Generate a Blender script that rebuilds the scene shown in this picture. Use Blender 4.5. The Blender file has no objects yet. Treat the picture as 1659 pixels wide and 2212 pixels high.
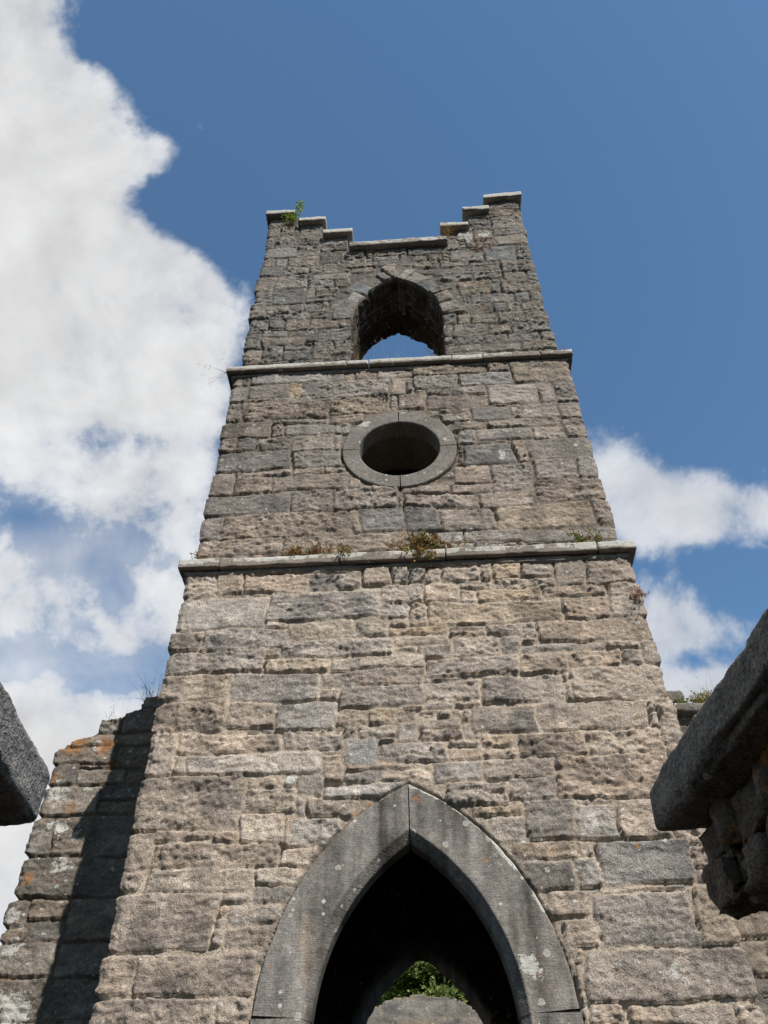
import bpy, math, random
import numpy as np

# ------------------------------------------------------------------ camera, sky, sun, exposure
SC = bpy.context.scene
COL = SC.collection
from mathutils import Matrix, Vector

RIGHT = Vector((0.99826532, 0.05869568, -0.00460087))
UP = Vector((0.04480736, -0.70671389, 0.70607916))
FWD = Vector((-0.03819229, 0.70506049, 0.70811797))
CAM_P = Vector((0.119, -5.922, 1.60))
cd = bpy.data.cameras.new('camera')
cam = bpy.data.objects.new('camera', cd)
COL.objects.link(cam)
m = Matrix((RIGHT, UP, -FWD)).transposed().to_4x4()
m.translation = CAM_P
cam.matrix_world = m
cd.sensor_fit = 'HORIZONTAL'
cd.sensor_width = 36.0
cd.lens = 36.0 * 1795.88 / 1659.0
cd.clip_start = 0.05
cd.clip_end = 5000
SC.camera = cam

SUN_AZ = math.radians(33.5)      # to the right of the tower's outward normal
SUN_EL = math.radians(44.0)
sd = bpy.data.lights.new('sun', 'SUN')
sd.energy = 4.8
sd.angle = math.radians(0.53)
sd.color = (1.0, 0.94, 0.855)
so = bpy.data.objects.new('sun', sd)
COL.objects.link(so)
to_sun = Vector((math.sin(SUN_AZ) * math.cos(SUN_EL), -math.cos(SUN_AZ) * math.cos(SUN_EL), math.sin(SUN_EL)))
so.rotation_euler = to_sun.to_track_quat('Z', 'Y').to_euler()
so.location = (6, -20, 30)

SC.view_settings.view_transform = 'Standard'
SC.view_settings.look = 'None'
SC.view_settings.gamma = 1.0
SC.view_settings.exposure = 0.0
SC.view_settings.use_curve_mapping = False
SC.render.engine = 'CYCLES'
SC.cycles.max_bounces = 6
SC.cycles.diffuse_bounces = 3
SC.cycles.use_denoising = True


class NT:
    """small helper for node trees"""
    def __init__(s, tree):
        s.t = tree
        s.n = tree.nodes
        s.l = tree.links

    def node(s, typ, **kw):
        n = s.n.new(typ)
        for k, v in kw.items():
            setattr(n, k, v)
        return n

    def put(s, inp, v):
        if isinstance(v, bpy.types.NodeSocket):
            s.l.new(v, inp)
        elif v is not None:
            inp.default_value = v

    def math(s, op, a, b=None, c=None, clamp=False):
        n = s.node('ShaderNodeMath', operation=op, use_clamp=clamp)
        s.put(n.inputs[0], a)
        if b is not None: s.put(n.inputs[1], b)
        if c is not None: s.put(n.inputs[2], c)
        return n.outputs[0]

    def vmath(s, op, a, b=None, out=0):
        n = s.node('ShaderNodeVectorMath', operation=op)
        s.put(n.inputs[0], a)
        if b is not None: s.put(n.inputs[1], b)
        return n.outputs['Value'] if op in ('DOT_PRODUCT', 'LENGTH') else n.outputs[0]

    def ramp(s, v, a, b, c=0.0, d=1.0, smooth=True):
        n = s.node('ShaderNodeMapRange', interpolation_type='SMOOTHSTEP' if smooth else 'LINEAR')
        s.put(n.inputs['Value'], v)
        for k, x in (('From Min', a), ('From Max', b), ('To Min', c), ('To Max', d)):
            s.put(n.inputs[k], x)
        return n.outputs[0]

    def noise(s, vec, scale, detail=3.0, rough=0.55, dist=0.0, dim='3D'):
        n = s.node('ShaderNodeTexNoise', noise_dimensions=dim)
        if vec is not None: s.l.new(vec, n.inputs['Vector'])
        n.inputs['Scale'].default_value = scale
        n.inputs['Detail'].default_value = detail
        n.inputs['Roughness'].default_value = rough
        n.inputs['Distortion'].default_value = dist
        return n.outputs[0]

    def mix(s, f, a, b, blend='MIX'):
        n = s.node('ShaderNodeMix', data_type='RGBA', blend_type=blend)
        s.put(n.inputs[0], f)
        for i, v in ((6, a), (7, b)):
            if isinstance(v, tuple) and len(v) == 3: v = v + (1.0,)
            s.put(n.inputs[i], v)
        return n.outputs[2]

    def comb(s, x, y, z):
        n = s.node('ShaderNodeCombineXYZ')
        for i, v in enumerate((x, y, z)): s.put(n.inputs[i], v)
        return n.outputs[0]


# ---- world: physical sky with cumulus clouds placed by direction
W = bpy.data.worlds.new("World")
SC.world = W
W.use_nodes = True
w = NT(W.node_tree)
w.n.clear()
sky = w.node('ShaderNodeTexSky', sky_type='NISHITA')
sky.sun_disc = False
sky.sun_elevation = SUN_EL
sky.sun_rotation = math.radians(180) - SUN_AZ
sky.altitude = 50
sky.air_density = 1.0
sky.dust_density = 0.15
sky.ozone_density = 1.6
tc = w.node('ShaderNodeTexCoord')
d = tc.outputs['Generated']
# tangent-plane coordinates around one fixed direction of the sky
df = w.vmath('DOT_PRODUCT', d, tuple(FWD))
dfc = w.math('MAXIMUM', df, 0.08)
X = w.math('MULTIPLY_ADD', w.math('DIVIDE', w.vmath('DOT_PRODUCT', d, tuple(RIGHT)), dfc), 1.7959, 0.8295)
Y = w.math('MULTIPLY_ADD', w.math('DIVIDE', w.vmath('DOT_PRODUCT', d, tuple(UP)), dfc), -1.7959, 1.106)
P = w.comb(X, Y, 0.0)
nA = w.noise(P, 2.6, 9.0, 0.56, 0.25)          # broad billows
nB = w.noise(P, 8.0, 8.0, 0.60, 0.25)           # wisps
nC = w.noise(w.vmath('ADD', P, (-0.05, -0.035, 0.0)), 2.6, 9.0, 0.56, 0.25)
fl = w.math('ADD', w.math('MULTIPLY', w.math('SUBTRACT', nA, 0.5), 1.7), w.math('MULTIPLY', w.math('SUBTRACT', nB, 0.5), 0.85))
nD = w.noise(P, 21.0, 6.0, 0.6, 0.1)           # small puffs
fl = w.math('ADD', fl, w.math('MULTIPLY', w.math('SUBTRACT', nD, 0.5), 0.38))


def curve(inp, pts, y0, y1, x0, x1):
    n = w.node('ShaderNodeFloatCurve')
    c = n.mapping.curves[0]
    pts = [((a - y0) / (y1 - y0), (b - x0) / (x1 - x0)) for a, b in pts]
    c.points[0].location = pts[0]
    c.points[1].location = pts[-1]
    for p in pts[1:-1]: c.points.new(*p)
    for p in c.points: p.handle_type = 'AUTO'
    n.mapping.update()
    w.put(n.inputs['Value'], w.math('DIVIDE', w.math('SUBTRACT', inp, y0), y1 - y0, clamp=True))
    return w.math('MULTIPLY_ADD', n.outputs[0], x1 - x0, x0)


def blob(cx, cy, rx, ry, k=1.0):
    ex = w.math('DIVIDE', w.math('SUBTRACT', X, cx), rx)
    ey = w.math('DIVIDE', w.math('SUBTRACT', Y, cy), ry)
    r2 = w.math('ADD', w.math('MULTIPLY', ex, ex), w.math('MULTIPLY', ey, ey))
    return w.math('MULTIPLY', w.math('POWER', 2.718, w.math('MULTIPLY', r2, -1.0)), k)


edge = curve(Y, [(-.3, .10), (0.0, .165), (.10, .180), (.16, .245), (.22, .275), (.28, .300), (.34, .370), (.39, .325), (.43, .305), (.49, .365),
                 (.55, .460), (.61, .535), (.66, .556), (.73, .548), (.80, .515), (.90, .49), (1.4, .50), (2.3, .5)], -.3, 2.3, 0.0, 1.0)
left = w.math('MULTIPLY', w.math('SUBTRACT', edge, X), 6.5)
left = w.math('MINIMUM', left, 0.56)
terms = [left]
for b in ((.04, 1.12, .24, .085, -.60), (.00, 1.42, .20, .07, -.42), (.28, .955, .30, .045, -.26), (.22, 1.25, .34, .12, -.36), (.13, 1.03, .22, .07, -.16),
          (.33, 1.47, .22, .08, -.34), (.18, 1.46, .22, .05, -.16), (.12, 1.64, .28, .10, .3), (.1, .55, .3, .5, .18)):
    terms.append(blob(*b))
L = terms[0]
for t in terms[1:]: L = w.math('ADD', L, t)
rt = None
for b in ((1.37, 1.06, .18, .115, .80), (1.29, .98, .08, .08, .35), (1.56, 1.07, .24, .095, .66), (1.45, 1.15, .14, .06, .42), (1.68, 1.11, .20, .08, .55),
          (1.49, 1.365, .19, .095, 1.0), (1.60, 1.51, .28, .10, 1.2), (1.42, 1.52, .10, .045, .6), (1.487, 1.435, .045, .034, -.62), (.215, .045, .035, .08, .42),
          (.37, .385, .065, .045, .34), (.40, .43, .06, .06, .22)):
    t = blob(*b)
    rt = t if rt is None else w.math('ADD', rt, t)
rt = w.math('SUBTRACT', w.math('MULTIPLY', rt, 0.70), 0.40)
dens = w.math('MAXIMUM', L, rt)
# clouds elsewhere in the sky (behind and beside the photographer) by plain noise
nz = w.noise(d, 2.2, 8.0, 0.58, 0.3)
other = w.ramp(nz, 0.52, 0.78, -0.9, 0.6, smooth=False)
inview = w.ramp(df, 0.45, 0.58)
mixd = w.math('ADD', w.math('MULTIPLY', dens, inview), w.math('MULTIPLY', other, w.math('SUBTRACT', 1.0, inview)))
val = w.math('ADD', mixd, fl)
alpha = w.ramp(val, -0.08, 0.32)
alpha = w.math('MULTIPLY', alpha, w.ramp(val, -0.1, 0.70, 0.62, 1.0))
alpha = w.math('MULTIPLY', alpha, w.ramp(X, 0.9, 1.15, 1.0, 0.84))
# thin veil between the lower clouds on the left
veil = w.math('MULTIPLY', w.math('MULTIPLY', w.ramp(left, 0.05, 0.5), w.ramp(Y, 0.85, 1.15)), w.ramp(nA, 0.30, 0.66, 0.16, 0.72))
veil = w.math('MULTIPLY', veil, inview)
veil = w.math('MULTIPLY', veil, w.math('SUBTRACT', 1.0, blob(.05, 1.115, .16, .06, .9)))
alpha = w.math('MAXIMUM', alpha, veil)
# light and grey of the cloud body: sunlit relief from the right, greyer thick middles
rel = w.math('SUBTRACT', nA, nC)
br = w.math('ADD', w.math('MULTIPLY', rel, 0.7), 0.875)
br = w.math('ADD', br, w.math('MULTIPLY', w.math('SUBTRACT', w.noise(P, 1.7, 4.0, 0.5), 0.5), 0.34))
br = w.math('SUBTRACT', br, w.ramp(mixd, 0.25, 0.75, 0.0, 0.11))
br = w.math('MINIMUM', w.math('MAXIMUM', br, 0.50), 0.98)
CLOUD = 9.6
cc = w.node('ShaderNodeVectorMath', operation='SCALE')
cc.inputs[0].default_value = (CLOUD * 0.985, CLOUD * 0.99, CLOUD * 1.0)
w.put(cc.inputs['Scale'], br)
skyc = w.mix(1.0, sky.outputs[0], (1.26, 1.58, 1.66), 'MULTIPLY')
# sky outside the view is dimmed and warmed to weaken its fill light
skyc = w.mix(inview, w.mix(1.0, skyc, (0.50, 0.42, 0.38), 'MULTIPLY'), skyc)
# colour of the whole sky
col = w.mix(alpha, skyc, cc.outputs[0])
bg = w.node('ShaderNodeBackground')
bg.inputs['Strength'].default_value = 0.10
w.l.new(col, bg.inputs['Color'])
wo = w.node('ShaderNodeOutputWorld')
w.l.new(bg.outputs[0], wo.inputs['Surface'])


# ------------------------------------------------------------------ numpy noise
def _h(ix, iy, iz, seed):
    n = (ix.astype(np.int64) * 374761393 + iy.astype(np.int64) * 668265263 + iz.astype(np.int64) * 2147483647 + seed * 974711) & 0x7fffffff
    n = ((n ^ (n >> 13)) * 1274126177) & 0x7fffffff
    n = ((n ^ (n >> 15)) * 2246822519) & 0x7fffffff
    return ((n ^ (n >> 16)) & 0xffff) / 65535.0


def vn2(x, y, seed=0):
    ix, iy = np.floor(x), np.floor(y)
    fx, fy = x - ix, y - iy
    fx = fx * fx * fx * (fx * (fx * 6 - 15) + 10)
    fy = fy * fy * fy * (fy * (fy * 6 - 15) + 10)
    z = np.zeros_like(ix)
    a, b = _h(ix, iy, z, seed), _h(ix + 1, iy, z, seed)
    c, e = _h(ix, iy + 1, z, seed), _h(ix + 1, iy + 1, z, seed)
    return (a + (b - a) * fx) * (1 - fy) + (c + (e - c) * fx) * fy


def vn3(x, y, z, seed=0):
    iz = np.floor(z)
    fz = z - iz
    fz = fz * fz * (3 - 2 * fz)
    ix, iy = np.floor(x), np.floor(y)
    fx, fy = x - ix, y - iy
    fx = fx * fx * (3 - 2 * fx)
    fy = fy * fy * (3 - 2 * fy)

    def lay(k):
        a, b = _h(ix, iy, k, seed), _h(ix + 1, iy, k, seed)
        c, e = _h(ix, iy + 1, k, seed), _h(ix + 1, iy + 1, k, seed)
        return (a + (b - a) * fx) * (1 - fy) + (c + (e - c) * fx) * fy
    return lay(iz) * (1 - fz) + lay(iz + 1) * fz


def fb2(x, y, oct=4, seed=0, g=0.5):
    s, a, t = 0, 1.0, 0
    for i in range(oct):
        s = s + a * (vn2(x * 2 ** i + 17.3 * i, y * 2 ** i - 9.1 * i, seed + i) - 0.5)
        t += a
        a *= g
    return s / t * 2          # about -1..1


def fb3(x, y, z, oct=4, seed=0, g=0.5):
    s, a, t = 0, 1.0, 0
    for i in range(oct):
        s = s + a * (vn3(x * 2 ** i + 7.3 * i, y * 2 ** i - 3.1 * i, z * 2 ** i + 5.7 * i, seed + i) - 0.5)
        t += a
        a *= g
    return s / t * 2


def sst(x, a, b):
    t = np.clip((x - a) / (b - a), 0, 1)
    return t * t * (3 - 2 * t)


# ------------------------------------------------------------------ materials
def stone_material(name, speck=1.0, bump=1.0, tooled=0.0, orange=(0.42, 0.185, 0.06), rough=0.92):
    M = bpy.data.materials.new(name)
    M.use_nodes = True
    t = NT(M.node_tree)
    t.n.clear()
    co = t.node('ShaderNodeTexCoord').outputs['Object']
    base = t.node('ShaderNodeAttribute', attribute_name='base').outputs['Color']
    lw = t.node('ShaderNodeAttribute', attribute_name='lw').outputs['Fac']
    lo = t.node('ShaderNodeAttribute', attribute_name='lo').outputs['Fac']
    n1 = t.noise(co, 95, 3, 0.6)
    n2 = t.noise(co, 26, 4, 0.6)
    n3 = t.noise(co, 230, 2, 0.5)
    n4 = t.noise(co, 4.0, 4, 0.6)
    f = t.math('MULTIPLY', t.ramp(n1, 0.32, 0.68, 1 - 0.42 * speck, 1 + 0.42 * speck, smooth=False), t.ramp(n2, 0.3, 0.7, 0.78, 1.2, smooth=False))
    f = t.math('MULTIPLY', f, t.ramp(n3, 0.3, 0.7, 0.80, 1.20, smooth=False))
    f = t.math('MULTIPLY', f, t.ramp(n4, 0.3, 0.7, 0.86, 1.12, smooth=False))
    c = t.mix(1.0, base, t.comb(f, f, f), 'MULTIPLY')
    # crystal flecks
    fl_ = t.ramp(t.noise(co, 150, 1, 0.5), 0.66, 0.74)
    c = t.mix(t.math('MULTIPLY', fl_, 0.5 * speck), c, (0.62, 0.56, 0.48))
    # ochre bloom
    oc = t.math('MULTIPLY', t.ramp(t.noise(co, 7, 5, 0.65), 0.55, 0.72), 0.3)
    c = t.mix(oc, c, t.mix(1.0, c, (1.18, 0.98, 0.76), 'MULTIPLY'))
    # lichens
    q = t.math('ADD', t.math('MULTIPLY', t.math('SUBTRACT', t.noise(co, 15, 4, 0.62, 0.4), 0.5), 1.1), t.math('MULTIPLY', t.math('SUBTRACT', n1, 0.5), 0.5))
    wm = t.ramp(t.math('ADD', q, lw), 0.46, 0.54)
    c = t.mix(t.math('MULTIPLY', wm, 0.86), c, t.mix(t.ramp(n2, 0.3, 0.7), (0.50, 0.50, 0.47), (0.66, 0.65, 0.60)))
    q2 = t.math('ADD', t.math('MULTIPLY', t.math('SUBTRACT', t.noise(t.vmath('ADD', co, (3.1, 7.7, 1.9)), 18, 4, 0.65, 0.5), 0.5), 1.1), t.math('MULTIPLY', t.math('SUBTRACT', n1, 0.5), 0.7))
    om = t.ramp(t.math('ADD', q2, lo), 0.46, 0.56)
    c = t.mix(t.math('MULTIPLY', om, 0.8), c, orange)
    # scattered round lichen rosettes of many sizes
    for sc_, off_, thr, ca, cb in ((13.0, (0, 0, 0), 0.900, (0.62, 0.61, 0.57), (0.45, 0.44, 0.40)), (24.0, (5.3, 1.1, 2.7), 0.915, (0.56, 0.55, 0.52), (0.66, 0.65, 0.62)),
                                   (17.0, (2.2, 8.4, 6.1), 0.965, orange, (0.36, 0.22, 0.10))):
        v = t.node('ShaderNodeTexVoronoi', feature='F1')
        wv = t.node('ShaderNodeVectorMath', operation='SCALE')
        nv = t.node('ShaderNodeTexNoise')
        nv.inputs['Scale'].default_value = sc_ * 3
        t.l.new(co, nv.inputs['Vector'])
        t.l.new(t.vmath('SUBTRACT', nv.outputs['Color'], (0.5, 0.5, 0.5)), wv.inputs[0])
        wv.inputs['Scale'].default_value = 0.22 / sc_
        t.l.new(t.vmath('ADD', t.vmath('ADD', co, off_), wv.outputs[0]), v.inputs['Vector'])
        v.inputs['Scale'].default_value = sc_
        sp = t.node('ShaderNodeSeparateColor')
        t.l.new(v.outputs['Color'], sp.inputs[0])
        rad_ = t.ramp(sp.outputs[1], 0.0, 1.0, 0.10, 0.36, smooth=False)
        dq = t.math('SUBTRACT', rad_, v.outputs['Distance'])
        clump = t.ramp(t.noise(co, 1.3, 3, 0.6), 0.40, 0.62, thr + 0.075, thr - 0.09, smooth=False)
        mk = t.math('MULTIPLY', t.ramp(dq, -0.01, 0.04), t.math('GREATER_THAN', sp.outputs[0], clump))
        c = t.mix(t.math('MULTIPLY', mk, 0.78), c, t.mix(t.ramp(dq, 0.03, 0.10), ca, cb))
    bs = t.node('ShaderNodeBsdfPrincipled')
    t.put(bs.inputs['Base Color'], c)
    bs.inputs['Roughness'].default_value = rough
    bs.inputs['Specular IOR Level'].default_value = 0.18
    b1 = t.node('ShaderNodeBump')
    b1.inputs['Strength'].default_value = 0.9 * bump
    b1.inputs['Distance'].default_value = 0.018
    hgt = t.math('ADD', t.math('MULTIPLY', n1, 0.5), t.math('ADD', t.math('MULTIPLY', n2, 0.9), t.math('MULTIPLY', n3, 0.22)))
    if tooled:      # fine parallel chisel lines of dressed stone
        mp = t.node('ShaderNodeMapping')
        t.l.new(co, mp.inputs['Vector'])
        mp.inputs['Rotation'].default_value = (0, math.radians(8), 0)
        mp.inputs['Scale'].default_value = (9.0, 9.0, 150.0)
        hgt = t.math('ADD', hgt, t.math('MULTIPLY', t.noise(mp.outputs[0], 1.0, 2, 0.5), tooled))
    t.put(b1.inputs['Height'], hgt)
    t.put(bs.inputs['Normal'], b1.outputs[0])
    o = t.node('ShaderNodeOutputMaterial')
    t.l.new(bs.outputs[0], o.inputs['Surface'])
    return M


def plain_material(name, col, rough=0.8, scale=8.0, var=0.3, trans=0.0):
    M = bpy.data.materials.new(name)
    M.use_nodes = True
    t = NT(M.node_tree)
    t.n.clear()
    co = t.node('ShaderNodeTexCoord').outputs['Object']
    n = t.noise(co, scale, 4, 0.6)
    f = t.ramp(n, 0.3, 0.7, 1 - var, 1 + var, smooth=False)
    c = t.mix(1.0, col, t.comb(f, f, f), 'MULTIPLY')
    at = t.node('ShaderNodeAttribute', attribute_name='base')
    c2 = t.mix(at.outputs['Alpha'], c, t.mix(1.0, at.outputs['Color'], t.comb(f, f, f), 'MULTIPLY'))
    bs = t.node('ShaderNodeBsdfPrincipled')
    t.put(bs.inputs['Base Color'], c2)
    bs.inputs['Roughness'].default_value = rough
    bs.inputs['Specular IOR Level'].default_value = 0.25
    out = bs.outputs[0]
    if trans:
        tr = t.node('ShaderNodeBsdfTranslucent')
        t.put(tr.inputs['Color'], c2)
        mx = t.node('ShaderNodeMixShader')
        mx.inputs[0].default_value = trans
        t.l.new(out, mx.inputs[1])
        t.l.new(tr.outputs[0], mx.inputs[2])
        out = mx.outputs[0]
    o = t.node('ShaderNodeOutputMaterial')
    t.l.new(out, o.inputs['Surface'])
    return M


# ------------------------------------------------------------------ objects
def tag(o, label=None, cat=None, group=None, kind=None):
    if label: o['label'] = label
    if cat: o['category'] = cat
    if group: o['group'] = group
    if kind: o['kind'] = kind
    return o


def empty(name, loc=(0, 0, 0)):
    o = bpy.data.objects.new(name, None)
    o.empty_display_size = 0.3
    COL.objects.link(o)
    o.location = loc
    return o


def mesh_obj(name, V, F, mat, parent=None, base=(0.25, 0.23, 0.2), lw=-1.0, lo=-1.0, smooth=True, loc=None):
    """V (n,3) world coordinates, F list of quads/tris (array (m,4) or list)"""
    V = np.asarray(V, dtype=np.float64)
    org = np.zeros(3) if loc is None else np.asarray(loc, float)
    me = bpy.data.meshes.new(name)
    if isinstance(F, np.ndarray):
        m_, k = F.shape
        me.vertices.add(len(V))
        me.vertices.foreach_set('co', (V - org).astype(np.float32).ravel())
        me.loops.add(m_ * k)
        me.loops.foreach_set('vertex_index', F.astype(np.int32).ravel())
        me.polygons.add(m_)
        me.polygons.foreach_set('loop_start', np.arange(0, m_ * k, k, dtype=np.int32))
        me.update(calc_edges=True)
        me.validate()
    else:
        me.from_pydata([tuple(v) for v in (V - org)], [], F)
    n = len(me.vertices)
    a = me.attributes.new('base', 'FLOAT_COLOR', 'POINT')
    b = np.ones((n, 4), np.float32)
    b[:, :3] = np.asarray(base, np.float32)
    a.data.foreach_set('color', b.ravel())
    for k, v in (('lw', lw), ('lo', lo)):
        at = me.attributes.new(k, 'FLOAT', 'POINT')
        at.data.foreach_set('value', (np.zeros(n, np.float32) + np.asarray(v, np.float32)))
    me.polygons.foreach_set('use_smooth', np.full(len(me.polygons), bool(smooth)))
    me.materials.append(mat)
    o = bpy.data.objects.new(name, me)
    COL.objects.link(o)
    o.location = org
    if parent is not None:
        o.parent = parent
        o.location = Vector(org) - parent.location
    return o


# ------------------------------------------------------------------ masonry
PAL = {'n': (0.436, 0.370, 0.315), 'd': (0.352, 0.305, 0.264), 'D': (0.318, 0.280, 0.247), 'l': (0.505, 0.442, 0.384), 'L': (0.455, 0.412, 0.368),
       'o': (0.455, 0.376, 0.296), 'w': (0.650, 0.620, 0.580), 'g': (0.395, 0.332, 0.272)}


def parse(s):
    r = []
    for t in s.split():
        a = t.split(',')
        r.append([int(a[0]) / 1000, int(a[1]) / 1000, int(a[2]) / 1000, int(a[3]) / 1000, a[4]])
    return r


def fit_stones(st, u0, u1, v0, v1, rng, blocked=None, fill_max=(0.55, 0.2), gap=0.012, snap=0.09):
    """trims overlaps, grows the stones to neat joints and fills what is left with smaller stones"""
    st = [s[:] for s in st]
    for s in st:
        if s[0] < u0 + snap: s[0] = u0
        if s[1] > u1 - snap: s[1] = u1
        s[0] = max(s[0], u0); s[1] = min(s[1], u1)
        s[2] = max(s[2], v0); s[3] = min(s[3], v1)
    st = [s for s in st if s[1] - s[0] > 0.03 and s[3] - s[2] > 0.02]
    for i in range(len(st)):
        for j in range(i + 1, len(st)):
            a, b = st[i], st[j]
            ou = min(a[1], b[1]) - max(a[0], b[0])
            ov = min(a[3], b[3]) - max(a[2], b[2])
            if ou > 0 and ov > 0:
                if ou < ov:
                    l, r = (a, b) if a[0] + a[1] < b[0] + b[1] else (b, a)
                    mid = (l[1] + r[0]) / 2
                    l[1] = mid; r[0] = mid
                else:
                    l, r = (a, b) if a[2] + a[3] < b[2] + b[3] else (b, a)
                    mid = (l[3] + r[2]) / 2
                    l[3] = mid; r[2] = mid
    st = [s for s in st if s[1] - s[0] > 0.03 and s[3] - s[2] > 0.02]
    R = 0.01
    nu, nv = int(round((u1 - u0) / R)), int(round((v1 - v0) / R))
    occ = np.zeros((nu, nv), bool)
    if blocked is not None:
        uu = u0 + (np.arange(nu) + .5) * R
        vv = v0 + (np.arange(nv) + .5) * R
        occ |= blocked(uu[:, None] + 0 * vv[None], vv[None] + 0 * uu[:, None])
    cl = lambda a, n: int(min(max(round(a), 0), n))
    box = [[cl((s[0] - u0) / R, nu), cl((s[1] - u0) / R, nu), cl((s[2] - v0) / R, nv), cl((s[3] - v0) / R, nv)] for s in st]
    for b in box: occ[b[0]:b[1], b[2]:b[3]] = True
    for it in range(5):
        for b in box:
            if b[0] > 1 and not occ[b[0] - 2:b[0], b[2]:b[3]].any(): occ[b[0] - 1, b[2]:b[3]] = True; b[0] -= 1
            if b[1] < nu - 1 and not occ[b[1]:b[1] + 2, b[2]:b[3]].any(): occ[b[1], b[2]:b[3]] = True; b[1] += 1
            if b[2] > 1 and not occ[b[0]:b[1], b[2] - 2:b[2]].any(): occ[b[0]:b[1], b[2] - 1] = True; b[2] -= 1
            if b[3] < nv - 1 and not occ[b[0]:b[1], b[3]:b[3] + 2].any(): occ[b[0]:b[1], b[3]] = True; b[3] += 1
    out = [[u0 + b[0] * R, u0 + b[1] * R, v0 + b[2] * R, v0 + b[3] * R, s[4]] for b, s in zip(box, st)]
    for j in range(nv):
        i = 0
        while i < nu:
            if occ[i, j]:
                i += 1
                continue
            mw = int(rng.uniform(0.18, fill_max[0]) / R)
            mh = int(rng.uniform(0.07, fill_max[1]) / R)
            e = i
            while e < nu and e - i < mw and not occ[e, j]: e += 1
            k = j
            while k < nv and k - j < mh and not occ[i:e, k].any(): k += 1
            occ[i:e, j:k] = True
            if e - i >= 4 and k - j >= 3:
                out.append([u0 + i * R + .004, u0 + e * R - .004, v0 + j * R + .004, v0 + k * R - .004, rng.choice('nnnnodl')])
            i = e
    return out


def course_stones(u0, u1, v0, v1, rng, hs=(0.10, 0.28), ws=(0.2, 0.8), tags='nnnnndlo'):
    out = []
    v = v0
    while v < v1:
        h = rng.uniform(*hs)
        if v1 - v - h < 0.07: h = v1 - v
        u = u0
        while u < u1:
            ww = rng.uniform(*ws)
            if u1 - u - ww < 0.12: ww = u1 - u
            if h > 0.2 and ww < 0.5 and rng.random() < 0.3:
                k = rng.uniform(.35, .65)
                out.append([u, u + ww, v, v + h * k, rng.choice(tags)])
                out.append([u, u + ww, v + h * k, v + h, rng.choice(tags)])
            else:
                out.append([u, u + ww, v, v + h, rng.choice(tags)])
            u += ww
        v += h
    return out


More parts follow.
